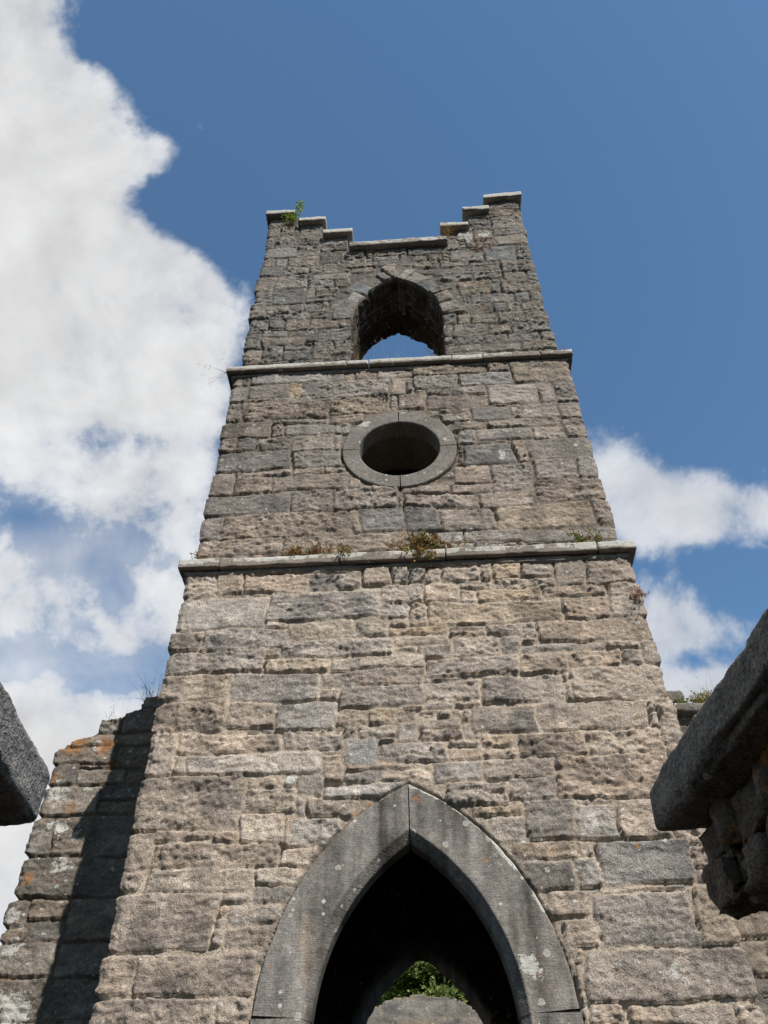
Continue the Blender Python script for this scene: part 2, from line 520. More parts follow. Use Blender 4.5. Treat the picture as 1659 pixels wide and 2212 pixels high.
def masonry(name, parent, mat, axis, u0, u1, v0, v1, res, stones, seed, hole=None, carve=None, top=None, depths=(0.25,), polar=None,
            tint=(1, 1, 1), mortar=(0.468, 0.395, 0.322), relief=1.0, gap=0.0065, lich=(), warp=1.0, edge_jit=0.0, lw0=-0.12, lo0=-0.2, skip=None, snapn=0.0):
    """a rubble wall face: every stone is real relief, the joints are sunk.
    axis(u, v, out) -> world xyz; hole(u, v) -> signed distance (<0 open)"""
    rng = random.Random(seed)
    nu, nv = int(round((u1 - u0) / res)) + 1, int(round((v1 - v0) / res)) + 1
    U = np.repeat(np.linspace(u0, u1, nu)[:, None], nv, 1)
    Vv = np.repeat(np.linspace(v0, v1, nv)[None], nu, 0)
    uw = U + warp * (0.022 * fb2(U * 1.7, Vv * 3.1, 2, seed) + 0.022 * fb2(U * 6, Vv * 8, 4, seed + 5))
    vw = Vv + warp * (0.028 * fb2(U * 1.1, Vv * 2.3, 2, seed + 9) + 0.019 * fb2(U * 5, Vv * 9, 4, seed + 14))
    best = np.full(U.shape, -0.03)
    idx = np.full(U.shape, -1, int)
    P_ = []
    for i, s in enumerate(stones):
        a, b, c, e = s[:4]
        i0, i1 = max(0, int((a - .08 - u0) / res)), min(nu, int((b + .08 - u0) / res) + 2)
        j0, j1 = max(0, int((c - .08 - v0) / res)), min(nv, int((e + .08 - v0) / res) + 2)
        x, y = uw[i0:i1, j0:j1], vw[i0:i1, j0:j1]
        cx, cy, hx, hy = (a + b) / 2, (c + e) / 2, (b - a) / 2, (e - c) / 2
        sk1, sk2, sk3 = rng.uniform(-.05, .05), rng.uniform(-.03, .03), rng.uniform(-.12, .12)
        dx, dy = x - cx, y - cy
        r = min(0.030, hy * .5, hx * .5) * rng.uniform(.1, .9)
        if a <= u0 + 1e-4: qx = dx - hx + gap - sk3 * dy
        elif b >= u1 - 1e-4: qx = -dx - hx + gap + sk3 * dy
        else: qx = np.maximum(dx - hx + gap - sk3 * dy, -dx - hx + gap + sk1 * 2 * dy)
        qy = np.maximum(dy - hy + gap - sk2 * dx, -dy - hy + gap + sk1 * .5 * dx)
        px, py = qx + r, qy + r
        dd = -(np.minimum(np.maximum(px, py), 0) + np.hypot(np.maximum(px, 0), np.maximum(py, 0)) - r)
        mm = dd > best[i0:i1, j0:j1]
        best[i0:i1, j0:j1][mm] = dd[mm]
        idx[i0:i1, j0:j1][mm] = i
        P_.append(s[4])
    if polar is not None:
        dpol, ipol, zone = polar(U + (uw - U) * .5, Vv + (vw - Vv) * .5)
        best = np.where(zone > 0, dpol, np.minimum(best, -zone - 0.004))
        n0 = len(P_)
        idx = np.where((zone > 0) & (dpol > -0.03), n0 + ipol, idx)
        P_ += ['LnlLdlno'[q_ % 8] for q_ in range(int(ipol.max()) + 1)]
    hs = None
    if hole is not None: hs = hole(U, Vv)
    if carve is not None:
        cs = carve(U, Vv)
        best = np.minimum(best, cs - 0.008)
    # per-stone random numbers
    n = len(P_)
    rr = np.random.RandomState(seed)
    base_h = rr.uniform(0.0, 0.016, n + 1)
    tu, tv = rr.uniform(-.045, .045, n + 1), rr.uniform(-.06, .06, n + 1)
    rough = rr.uniform(0.55, 1.5, n + 1)
    for i, t_ in enumerate(P_):
        if t_ in 'DL': rough[i] *= .60
        elif t_ in 'dl': rough[i] *= .75
    ew = rr.uniform(.004, .014, n + 1)
    lam = rr.uniform(0, 1, n + 1) ** 1.5
    cu = np.array([(s[0] + s[1]) / 2 for s in stones] + [0] * (n + 1 - len(stones)))
    cv = np.array([(s[2] + s[3]) / 2 for s in stones] + [0] * (n + 1 - len(stones)))
    prof = np.clip(best / ew[idx], 0, 1)
    prof = np.sqrt(1 - (1 - prof) ** 2)
    su, sv = U + idx * 1.37, Vv + idx * 2.11          # each stone its own piece of noise
    A = fb2(su * 7, sv * 13, 5, seed + 20, .6)
    Rg = 1 - np.abs(fb2(su * 5, sv * 12, 4, seed + 30, .6)) * 2.2
    ph = sv * 13 + 2.2 * fb2(su * 2.2, sv * 4, 3, seed + 40)
    saw = ph - np.floor(ph)
    saw = np.where(saw < .82, saw / .82, (1 - saw) / .18) - .5
    lamw = sst(fb2(su * 3, sv * 3, 2, seed + 50), -.2, .3) * lam[idx]
    pits = -sst(fb2(su * 17, sv * 24, 3, seed + 60), .18, .5)
    fine = fb2(su * 34, sv * 44, 3, seed + 70, .6)
    xf = fb2(su * 62, sv * 80, 2, seed + 75, .6)
    crease = np.abs(fb2(su * 4.2, sv * 6.5, 3, seed + 77, .55))
    rel = 0.013 * A + 0.007 * Rg - 0.015 * saw * lamw + 0.003 * pits + 0.012 * fine + .006 * xf + .026 * (crease - .2)
    big = np.clip((U - cu[idx]) * tu[idx] + (Vv - cv[idx]) * tv[idx], -.018, .018)
    h = prof * (0.022 + base_h[idx] + big + relief * rough[idx] * rel)
    mh = 0.018 + 0.008 * fb2(U * 22, Vv * 22, 3, seed + 80) + 0.010 * fb2(U * 4, Vv * 4, 2, seed + 81)
    deep = sst(fb2(U * 1.9, Vv * 5.1, 3, seed + 82), .08, .38) * .027
    H = np.where(best > 0, np.maximum(h, np.maximum(mh - deep * (1 - sst(best, .006, .022)), .012 * sst(best, .006, .022))), mh - deep * sst(-best, -.004, .006))
    if carve is not None: H = np.where(cs < 0.004, np.minimum(H, -0.03), H)
    # colour
    palc = np.array([PAL[t_] for t_ in P_] + [mortar])
    jit = rr.uniform(-1, 1, (n + 1, 1))
    hue = rr.uniform(-1, 1, (n + 1, 1))
    palc[:n] *= (1 + .12 * jit[:n]) * (1 + hue[:n] * np.array([[.06, 0.0, -.06]]))
    C_ = palc[idx]
    patch = sst(fb2(U * 2.2 + idx * .7, Vv * 3.6, 5, seed + 90, .65), .0, .5)
    C_ = C_ * (1 - .40 * patch[..., None] * np.array([1.04, 1.0, .94]))
    pale = sst(fb2(U * 5.3 + idx * 1.9, Vv * 6.1, 4, seed + 95, .6), .12, .5)
    C_ = C_ * (1 + .36 * pale[..., None])
    mm = sst(best, -.004, .012)[..., None]
    C_ = np.asarray(mortar) * (1 + .16 * fb2(U * 7, Vv * 7, 3, seed + 97)[..., None]) * (1 - mm) + C_ * mm
    grime = sst(fb2(U * .55, Vv * .8, 3, seed + 99), -.1, .5)
    run = sst(fb2(U * 6.0, Vv * .55, 4, seed + 98, .6), .05, .5)          # old rain runs
    C_ = C_ * (1 - .22 * run[..., None] * np.array([1.04, 1.0, .95]))
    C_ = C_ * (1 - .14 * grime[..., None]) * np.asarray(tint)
    LW = np.full(U.shape, lw0) + .16 * fb2(U * .9, Vv * .9, 2, seed + 101)
    LO = np.full(U.shape, lo0) + .14 * fb2(U * 1.1, Vv * 1.1, 2, seed + 103)
    for (x, y, r, wv, ov) in lich:
        g = np.exp(-(((U - x) ** 2 + (Vv - y) ** 2) / r ** 2) ** 2)
        LW = LW + g * wv * 1.45
        LO = LO + g * ov * 1.05
    LW = LW - (1 - mm[..., 0]) * .15
    # outline
    U2, V2 = U.copy(), Vv.copy()
    keep_v = np.ones(U.shape, bool)
    if top is not None:
        tp = top(U)
        keep_v &= (Vv <= tp + res * 1.01)
        V2 = np.minimum(V2, tp)
    if hs is not None:
        keep_v &= hs > -res * .5
        near = (hs < res * .9) & keep_v
        e_ = res * .25
        gu = (hole(U + e_, Vv) - hole(U - e_, Vv)) / (2 * e_)
        gv = (hole(U, Vv + e_) - hole(U, Vv - e_)) / (2 * e_)
        nn = snapn * fb2(U * 13, Vv * 13, 3, seed + 111)
        U2 = np.where(near, U - gu * (hs - nn), U2)
        V2 = np.where(near, Vv - gv * (hs - nn), V2)
    if edge_jit:
        def ej(side):
            k = 0 if side < 0 else nu - 1
            col_ = idx[k]
            off = rr.uniform(-1, 1, n + 1)[col_] * edge_jit + edge_jit * .7 * fb2(np.full(nv, side * 3.3), V2[k] * 14, 3, seed + 121)
            off = off - edge_jit * 1.3 * (1 - np.clip(best[k] / .02, 0, 1))
            return off
        for side in (-1, 1):
            dist = (U - u0) if side < 0 else (u1 - U)
            U2 = U2 + side * ej(side)[None] * sst(-dist, -.16, 0.0)
            H = H - .022 * sst(-dist, -.05, 0.0)
    cell = keep_v[:-1, :-1] & keep_v[1:, :-1] & keep_v[:-1, 1:] & keep_v[1:, 1:]
    if skip is not None:
        cell &= ~skip((U[:-1, :-1] + U[1:, 1:]) / 2, (Vv[:-1, :-1] + Vv[1:, 1:]) / 2)
    ids = np.arange(nu * nv).reshape(nu, nv)
    ci, cj = np.nonzero(cell)
    F = [np.stack([ids[ci, cj], ids[ci + 1, cj], ids[ci + 1, cj + 1], ids[ci, cj + 1]], 1)]
    V0 = np.stack([U2.ravel(), V2.ravel(), H.ravel()], 1)
    VV = [V0]
    CC = [C_.reshape(-1, 3)]
    LL = [LW.ravel()]
    OO = [LO.ravel()]
    # border loops pushed back into the wall
    pad = np.zeros((nu + 1, nv + 1), bool)
    pad[1:-1, 1:-1] = cell
    ed = []
    i, j = np.nonzero(pad[1:, :] != pad[:-1, :])     # vertical edges (between columns)
    ok = (j >= 1) & (j <= nv - 1)
    i, j = i[ok], j[ok]
    left_in = pad[i, j]
    ed.append(np.where(left_in[:, None], np.stack([ids[i, j - 1], ids[i, j]], 1), np.stack([ids[i, j], ids[i, j - 1]], 1)))
    i, j = np.nonzero(pad[:, 1:] != pad[:, :-1])
    ok = (i >= 1) & (i <= nu - 1)
    i, j = i[ok], j[ok]
    low_in = pad[i, j]
    ed.append(np.where(low_in[:, None], np.stack([ids[i, j], ids[i - 1, j]], 1), np.stack([ids[i - 1, j], ids[i, j]], 1)))
    ed = np.concatenate(ed)
    uniq, inv = np.unique(ed, return_inverse=True)
    inv = inv.reshape(ed.shape)
    prev = uniq
    off = len(V0)
    for dp in depths:
        ring = V0[uniq].copy()
        ring[:, 2] = -dp
        VV.append(ring)
        CC.append(C_.reshape(-1, 3)[uniq]); LL.append(LW.ravel()[uniq]); OO.append(LO.ravel()[uniq])
        new = off + np.arange(len(uniq))
        F.append(np.stack([prev[inv[:, 1]], prev[inv[:, 0]], new[inv[:, 0]], new[inv[:, 1]]], 1))
        prev = new
        off += len(uniq)
    VV = np.concatenate(VV); F = np.concatenate(F)
    X3 = axis(VV[:, 0], VV[:, 1], VV[:, 2])
    used = np.unique(F)
    remap = np.zeros(len(VV), int); remap[used] = np.arange(len(used))
    return mesh_obj(name, X3[used], remap[F], mat, parent, np.concatenate(CC)[used], np.concatenate(LL)[used], np.concatenate(OO)[used])


def rough_block(x0, x1, y0, y1, z0, z1, res, amp, rad, seed, freq=9.0, chip=1.0, ax=None):
    """a dressed or weathered stone block: rounded box with noise, closed mesh"""
    V, F = [], []
    lo, hi = np.array([x0, y0, z0]), np.array([x1, y1, z1])
    n = np.maximum(2, np.round((hi - lo) / res).astype(int)) + 1
    key = {}
    for axn in range(3):
        a, b = (axn + 1) % 3, (axn + 2) % 3
        for side in (0, 1):
            A, B = np.meshgrid(np.linspace(lo[a], hi[a], n[a]), np.linspace(lo[b], hi[b], n[b]), indexing='ij')
            P_ = np.zeros(A.shape + (3,))
            P_[..., a] = A; P_[..., b] = B; P_[..., axn] = hi[axn] if side else lo[axn]
            st = sum(len(v) for v in V)
            V.append(P_.reshape(-1, 3))
            I = np.arange(A.size).reshape(A.shape) + st
            q = np.stack([I[:-1, :-1], I[1:, :-1], I[1:, 1:], I[:-1, 1:]], -1).reshape(-1, 4)
            F.append(q if side else q[:, ::-1])
    V = np.concatenate(V); F = np.concatenate(F)
    K = np.round(V * 1e4).astype(np.int64)
    _, first, inv = np.unique(K, axis=0, return_index=True, return_inverse=True)
    inv = inv.ravel()
    V = V[first]; F = inv[F]
    inner = np.clip(V, lo + rad, hi - rad)
    dv = V - inner
    L = np.linalg.norm(dv, axis=1, keepdims=True)
    N = dv / np.maximum(L, 1e-9)
    Vr = inner + N * rad
    x, y, z = V[:, 0], V[:, 1], V[:, 2]
    nz_ = fb3(x * freq, y * freq, z * freq, 4, seed, .55) * amp + fb3(x * 45, y * 45, z * 45, 2, seed + 7, .6) * amp * .35
    edge = np.clip((np.abs(N) > .3).sum(1) - 1, 0, 1)
    ch = -edge * chip * amp * 2.4 * sst(fb3(x * 5, y * 5, z * 5, 3, seed + 3), .0, .45)
    Vr = Vr + N * (nz_ + ch)[:, None]
    return Vr, F


def join(parts):
    V, F, o = [], [], 0
    for v, f in parts:
        V.append(v); F.append(f + o); o += len(v)
    return np.concatenate(V), np.concatenate(F)

# traced joints of the visible masonry (mm on the wall plane, plus tone)
S_LOW = '-2100,-1764,6494,6785,n -1766,-1514,6540,6736,n -1526,-923,6509,6712,n -903,-408,6547,6705,n -403,-162,6538,6747,n -121,15,6618,6742,n 25,174,6589,6723,n -1692,-1484,6483,6534,n -2084,-1271,6117,6501,l -1284,-247,6168,6568,n -223,136,6337,6601,n -209,27,6192,6345,n 38,200,6091,6342,n -135,2,6091,6190,n -2093,-1825,5927,6148,n -1821,-1088,5889,6144,n -1068,-451,5987,6190,o -440,-159,6014,6165,o -151,333,5990,6090,o -1252,-1071,6135,6237,n -2082,-1234,5662,5922,n -1236,-1089,5806,5909,n -1091,-126,5787,6009,n -116,342,5766,5980,n -1190,-673,5681,5811,o -642,96,5650,5803,l -1595,-1316,5629,5692,n -2103,-1888,5425,5672,n -1890,-1485,5392,5646,o -1500,-769,5362,5679,d -735,90,5478,5654,n -720,-591,5371,5480,n -575,123,5286,5506,n -2144,-1489,5099,5404,n -1511,-1086,5121,5377,n -1093,-614,5088,5360,l -567,-308,5151,5268,n -322,-128,5128,5258,o -388,-116,4995,5124,l -106,25,5152,5249,d -94,46,4974,5150,l -1268,-1189,5073,5121,n -1190,-1103,5084,5148,d -856,-720,5054,5104,n -495,-407,5057,5105,n 349,678,6562,6701,n 701,787,6586,6743,n 823,1053,6582,6726,o 1109,1327,6587,6731,l 1397,1619,6462,6745,n 1682,2049,6458,6750,n 188,329,6611,6731,n 181,480,6348,6559,n 503,768,6468,6572,n 809,1346,6457,6585,o 524,630,6359,6442,n 663,1200,6320,6484,o 1257,1778,6328,6462,n 1842,2034,6118,6470,l 173,1345,6062,6354,o 1416,1751,6114,6328,n 374,638,6015,6091,n 688,949,5955,6085,n 370,669,5960,6019,n 1133,2062,5832,6099,n 1025,1099,5895,6050,n 157,348,5774,5967,n 395,776,5737,5955,n 813,938,5738,5962,n 971,1042,5845,5901,d 1027,1653,5748,5837,n 1677,1932,5749,5838,n 1974,2074,5586,5845,n 148,906,5531,5749,n 952,1346,5537,5738,n 1394,1756,5567,5743,n 1800,1937,5584,5750,n 237,469,5494,5545,n 501,588,5513,5549,n 597,794,5512,5545,n 138,542,5292,5492,n 597,1231,5241,5537,n 1319,2072,5267,5579,n 130,349,5238,5301,n 127,198,5168,5232,n 380,563,5230,5299,n 485,977,5026,5256,d 1050,1833,4999,5279,n 1928,2087,4910,5273,n 124,404,4975,5156,n -2087,-1834,4736,5099,n -1870,-1037,4912,5098,n -1021,-931,4908,5043,n -902,-537,4901,5060,n -1783,-666,4695,4904,l -1869,-1755,4734,4900,o -723,-550,4678,4808,n -527,-54,4663,4773,n -2118,-1278,4271,4719,d -1288,-990,4585,4683,n -985,-884,4615,4679,w -875,-690,4541,4669,d -677,4,4509,4662,l -1265,-876,4411,4594,o -884,-807,4389,4515,l -795,-453,4333,4512,d -1268,-939,4181,4397,l -952,-908,4180,4343,n -916,-532,4138,4361,l -1929,-1461,4215,4285,n -1480,-1262,4191,4265,n -2088,-1881,3855,4271,n -1895,-971,3997,4203,n -955,-693,4007,4157,l -1889,-1144,3836,4017,n -1140,-825,3855,4019,o -1145,-865,3762,3898,d -2117,-1374,3471,3844,n -1339,-1168,3775,3835,d -1288,-913,3622,3762,n -1369,-1298,3526,3633,n -1272,-988,3457,3588,d -1841,-1608,3430,3476,n -2104,-1851,3203,3441,n -1851,-1059,3183,3441,n -2109,-1311,2993,3189,n -1305,-1069,2988,3178,n 74,407,4967,5158,n -21,57,5250,5300,n 64,195,5161,5242,n 218,288,5165,5221,n 421,492,4971,5062,n -478,-259,4786,5038,L -246,-115,4947,4992,n -246,253,4774,4946,n 290,526,4912,4965,n 285,516,4786,4879,n 545,736,4883,4984,o 537,801,4775,4883,n 815,1325,4805,5010,n 1384,1977,4788,4995,n -175,130,4588,4769,l 148,175,4613,4709,w 196,488,4602,4783,l 536,1006,4611,4806,d 250,686,4412,4610,n 730,1070,4419,4647,n 1076,1903,4436,4793,n 466,760,4315,4413,o 825,1163,4137,4453,d 544,809,4136,4334,l 703,1161,3990,4133,o 1163,1258,4051,4137,n 1224,1440,4117,4395,L 1208,1277,4386,4446,n 1506,1784,4142,4385,n 1323,1451,4413,4443,n 761,1078,3800,3984,d 1101,1225,3801,4015,d 1279,1868,3795,4098,D 880,1148,3620,3802,n 1006,1140,3476,3612,n 1299,1634,3747,3794,n 1218,1784,3418,3746,D 1898,2195,3430,3761,o 2272,2430,3425,3637,n 1123,2025,3097,3412,D 2136,2231,3366,3421,n 2116,2264,3102,3358,n 1110,1269,3015,3096,n 1317,1518,3020,3092,n 1557,1924,3012,3092,n 1952,2169,2979,3069,n'
S_MID = '-2050,-1936,9869,10046,n -1944,-1828,9873,10009,n -1829,-686,9791,10041,l -684,-564,9863,10013,o -559,-333,9885,10016,n -233,136,9859,10031,l -2052,-1811,9575,9865,n -1828,-1352,9550,9873,n -1361,-1200,9591,9875,o -1208,-146,9505,9946,n -126,112,9589,9881,l -1837,-1535,9500,9590,n -1511,-1210,9499,9603,n -1201,-823,9507,9604,n -2046,-1842,9203,9554,n -1864,-831,9125,9539,n -823,-274,9181,9507,o -810,-414,9018,9198,n -1472,-866,9041,9162,n -2046,-1492,8871,9182,D -1482,-1345,8871,9101,n -1330,-750,8851,9069,l -749,-581,8862,9044,n -2062,-1855,8662,8889,n -1865,-1626,8669,8875,d -1625,-1244,8652,8880,n -1245,-755,8582,8876,n -743,-666,8633,8862,l -2051,-1224,8291,8642,D -1210,-678,8297,8604,d -1802,-1195,8202,8353,n -1174,-858,8201,8320,n -848,-624,8206,8309,n -2056,-1792,7967,8294,n -1803,-1394,7962,8233,n -1387,-587,7929,8215,d -578,-430,7960,8117,n -2067,-1187,7625,7964,D -1191,-733,7636,7948,d -725,-50,7642,7969,n -2064,-1840,7302,7651,n -1867,-543,7299,7658,n -531,-435,7330,7663,o -433,51,7319,7666,d -2059,-1209,7127,7296,n -1196,45,7099,7301,n 170,1045,9833,10013,o 1088,1313,9899,10008,n 722,1308,9622,9935,l 1377,2001,9635,10074,o 167,673,9604,9894,l 8,133,9635,9893,n 322,589,9489,9625,n 606,986,9457,9624,n 325,966,9152,9491,D 1020,1574,9252,9646,L 1637,1765,9250,9594,n 1841,2012,9243,9649,n 1,283,9288,9518,n 632,776,9154,9233,n 485,771,8983,9137,n 808,1203,8976,9246,d 1261,1342,8978,9196,o 1402,1780,8970,9266,n 1838,2038,8962,9244,n 624,936,8816,8982,n 970,1755,8805,9007,n 1828,2029,8633,8966,n 661,805,8601,8812,n 844,1435,8567,8874,n 1480,1791,8627,8851,l 694,1191,8228,8597,D 1246,1323,8300,8643,n 1383,2026,8273,8657,D 576,874,7966,8259,n 915,1367,7933,8247,n 1430,1796,7948,8292,n 1867,2029,7954,8284,n -20,487,7816,7960,n 526,921,7831,7967,n 955,1316,7827,7949,n 1349,2025,7620,7967,n 37,769,7627,7835,n 802,1290,7573,7839,n -33,341,7307,7658,d 365,896,7273,7632,n 944,1870,7253,7616,o 1948,2030,7204,7635,n 612,1110,7162,7290,n 1152,2028,7127,7277,n'
S_TOP = '-2031,-1554,14214,14494,n -2025,-1795,13800,14234,n -1811,-1511,13861,14207,n -1518,-1156,13970,14230,n -1466,-1161,13705,13989,n -2038,-1847,13473,13792,n -1862,-1519,13453,13846,n -1519,-1136,13554,13711,n -1149,-765,13546,13817,n -1118,-777,13348,13552,n -1504,-1134,13158,13488,n -2025,-1499,13165,13476,n -2021,-1807,12923,13172,n -1801,-1618,12918,13147,n -1620,-1170,12851,13161,n -1152,-782,12944,13160,n -799,-511,13069,13225,n -462,156,13079,13257,n -751,-509,12913,13044,n -696,-288,12752,12917,n -254,-36,12757,12918,n -2036,-1664,12638,12897,n -1666,-1291,12597,12873,n -1290,-1094,12674,12864,n -1088,-790,12641,12910,n -658,-321,12589,12726,n -2024,-1754,12228,12611,n -1763,-1303,12243,12616,n -1300,-924,12218,12467,n -908,-662,12206,12441,n -1177,-684,12432,12650,n -2027,-1750,11918,12241,n -1765,-1277,11824,12260,d -1285,-1172,11965,12225,n -1169,-849,11947,12197,n -1253,-909,11847,11958,n -2040,-1822,11496,11902,n -1831,-1498,11580,11836,n -1502,-1294,11604,11832,n -1293,-1057,11594,11826,n -1052,-931,11596,11816,n -1768,-1220,11423,11593,n -1197,-814,11411,11565,n -794,-614,11139,11495,n -961,-615,11521,11732,n -2023,-1745,11178,11459,n -1756,-1553,11285,11461,n -1550,-1205,11168,11441,n -1182,-805,11129,11433,n -2014,-1809,10819,11162,d -1806,-1501,11018,11170,n -1466,-1089,11006,11165,n -1792,-1213,10803,11032,n -1226,-1067,10883,11005,n -1065,-600,10852,11141,n -1499,-1115,10664,10803,n -1779,-1506,10532,10816,n -1111,-849,10704,10860,n -840,-596,10694,10848,n -1102,-586,10538,10701,n -1459,-1107,10521,10682,n -2018,-1765,10530,10733,n 1530,1962,14329,14712,n 1507,1951,14078,14367,n 1156,1461,14078,14285,n 1176,1457,13834,14053,n 1503,1970,13690,14115,l 1143,1444,13695,13873,n 839,1088,13640,13790,n 1204,1478,13475,13705,n 959,1172,13416,13636,w 1541,1964,13494,13743,n 1502,1968,13169,13531,l 815,927,13161,13401,n 1088,1447,13156,13388,n 1302,1728,12722,13136,L 1789,1959,12821,13171,n 828,1230,12725,13025,n 636,1011,12609,12775,n 715,1439,12371,12607,n 1511,1968,12364,12729,n 652,1054,12261,12407,n 1083,1463,12267,12411,n 1511,1792,12181,12398,n 1840,1987,12126,12361,n -310,167,13057,13232,n 197,684,13012,13172,n -309,38,12897,13065,n 62,429,12874,13033,n 455,622,12831,12987,n -211,212,12741,12882,n 236,614,12675,12831,n 857,1267,11813,12133,o 1308,1400,11815,12068,n 1448,1981,11834,12119,n 1630,1784,11587,11807,L 1834,1974,11552,11849,n 1052,1573,11593,11820,n 968,1256,11351,11593,n 1292,1434,11363,11560,n 1474,1632,11403,11588,n 1668,1978,11353,11568,n 589,932,11338,11555,n 1432,1727,11267,11348,n 585,765,11118,11328,n 795,947,11115,11337,o 978,1293,11081,11303,n 1329,1667,11045,11283,n 1771,1990,11100,11359,n 596,686,10882,11091,n 707,1155,10795,11095,n 1199,1427,10797,11004,n 1501,1975,10787,11104,n 579,696,10658,10794,n 721,1076,10596,10808,n 1111,1382,10595,10813,n 1421,1782,10612,10812,n 1825,1996,10619,10816,n 678,1036,10491,10619,n 1060,1520,10474,10597,n 1553,1991,10484,10620,n'
S_WING = '-3477,-2827,5510,5729,g -3277,-2907,5717,5795,n -3087,-2871,5853,5983,n -2853,-2516,5839,6040,n -2892,-2534,5676,5798,n -2847,-2541,5465,5670,n -3458,-3158,5307,5515,d -3190,-2764,5302,5462,n -3402,-2882,4996,5290,l -2929,-2568,5130,5258,n -2881,-2572,5002,5124,n -3469,-3208,4660,4975,d -3298,-2890,4658,4977,n -2956,-2505,4617,4982,n -3474,-2510,4303,4638,d -3436,-3246,4064,4279,n -3286,-2916,4136,4268,n -3255,-2962,3940,4118,d -3451,-3232,3946,4056,n -2942,-2528,3943,4286,n -3526,-2920,3688,3940,L -2959,-2535,3680,3927,n -3466,-2909,3415,3681,d -2950,-2523,3408,3652,n'


MAT = stone_material('weathered_limestone')
MAT_DRESS = stone_material('dressed_limestone', speck=0.6, bump=0.5, tooled=0.5)
MAT_DARK = stone_material('dark_rubble', speck=0.7, bump=1.2)  # coarser bump; darkened only by the tints of the meshes using it
rng = random.Random(11)
YM, YT = 0.070, 0.139                       # set-back of the middle and the belfry stage


def front(y):
    return lambda u, v, h: np.stack([u, y - h, v], 1)


def side(x, s):
    return lambda u, v, h: np.stack([x + s * h, u, v], 1)


def pointed(cx, w_, R, zs):
    """signed distance to a pointed arch opening (negative inside)"""
    def f(u, v):
        x = np.abs(u - cx)
        return np.where(v > zs, np.hypot(x - (w_ - R), np.maximum(v - zs, 0)) - R, x - w_)
    return f


# ------------------------------------------------------------------ church tower
tower = tag(empty('church_tower'), 'tall grey stone church tower with stepped battlements, pointed doorway and round window', 'tower')
DC, DZ = 0.81, 2.95                          # door arch: centre offset and springing height
CX = -0.03
door_out = pointed(CX, 1.852 - DC, 1.852, DZ)
door_cut = pointed(CX, 1.780 - DC, 1.780, DZ)

low = fit_stones(parse(S_LOW), -2.1, 2.1, 2.5, 6.82, rng, blocked=lambda u, v: door_out(u, v) < 0)
masonry('stage_wall', tower, MAT, front(0), -2.1, 2.1, 2.5, 6.82, 0.0118, low, 3, hole=door_cut, carve=door_out, depths=(.12, .80), edge_jit=.022,
        lich=[(1.62, 3.27, .13, .40, 0), (1.40, 3.30, .10, .34, .1), (.98, 3.34, .14, .34, .16), (1.60, 4.33, .15, .33, 0), (1.78, 4.10, .05, .5, 0),
              (-1.9, 3.6, .3, .08, 0), (.95, 3.02, .1, .2, .2), (1.2, 3.5, .2, .12, 0), (.87, 3.62, .06, .5, 0)], lw0=-.17, lo0=-.27)
for a_, b_ in ((-2.1, CX - .97), (CX + .97, 2.1)):
    masonry('stage_wall', tower, MAT, front(0), a_, b_, 0, 2.5, 0.035, course_stones(a_, b_, 0, 2.5, rng, (.2, .4), (.4, 1.0)), 5, depths=(.8,))

mid_u = (-2.057, 2.049)
ring_c = (-0.03, 8.565)
ringd = lambda r: (lambda u, v: np.hypot(u - ring_c[0], v - ring_c[1]) - r)
mid = fit_stones(parse(S_MID), mid_u[0], mid_u[1], 6.86, 10.08, rng, blocked=lambda u, v: ringd(.63)(u, v) < 0)
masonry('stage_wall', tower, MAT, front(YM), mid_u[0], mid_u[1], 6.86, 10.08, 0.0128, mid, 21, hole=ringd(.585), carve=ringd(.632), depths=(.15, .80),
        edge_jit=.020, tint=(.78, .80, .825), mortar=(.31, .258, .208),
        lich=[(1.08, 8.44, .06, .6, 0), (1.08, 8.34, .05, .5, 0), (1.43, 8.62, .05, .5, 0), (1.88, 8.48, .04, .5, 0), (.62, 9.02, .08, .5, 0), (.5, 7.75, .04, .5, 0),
              (-.35, 7.45, .08, .45, 0), (.9, 8.0, .3, .06, 0), (0, 9.35, .12, .4, 0)], lw0=-.17, lo0=-.26)

top_u = (-2.027, 1.981)
BW = pointed(-.02, .610, 1.175, 11.40)
VOUS = {}
vr = np.random.RandomState(4)
for s_ in (-1, 1):
    b_ = [0.0]
    while b_[-1] < 1.30: b_.append(b_[-1] + vr.uniform(.09, .21))
    VOUS[s_] = np.array(b_)


def belfry_polar(u, v):
    sd_ = BW(u, v)
    x = u + .02
    s_ = np.where(x >= 0, 1, -1)
    th = np.arctan2(np.maximum(v - 11.36, -.2), np.abs(x) + .565)
    r_ = np.hypot(np.abs(x) + .565, v - 11.40)
    out = np.full(u.shape, -1.0); ip = np.zeros(u.shape, int)
    for k, sg in enumerate((-1, 1)):
        b_ = VOUS[sg]
        j = np.clip(np.searchsorted(b_, th) - 1, 0, len(b_) - 2)
        dd = np.minimum(th - b_[j], b_[j + 1] - th) * r_
        depth = .27 + .07 * np.sin(j * 2.3 + k)
        dd = np.minimum(dd - .011, np.minimum(sd_ + .02, depth - sd_) - .004)
        mm = s_ == sg
        out = np.where(mm, dd, out); ip = np.where(mm, j + 20 * k, ip)
    zone = np.minimum(.33 - sd_, v - 11.36)
    zone = np.where(sd_ < -.05, -1.0, zone)
    return out, ip, np.clip(zone, -1, 1)


CAPS = [(-2.075, -1.60, 14.575), (-1.54, -1.095, 14.275), (-1.125, -.665, 13.815), (-.70, .775, 13.355), (.685, 1.125, 13.815), (1.065, 1.485, 14.315), (1.425, 2.045, 14.70)]
STEP_U = [-1.575, -1.135, -.735, .735, 1.135, 1.475]
STEP_Z = [c[2] - .12 for c in CAPS]


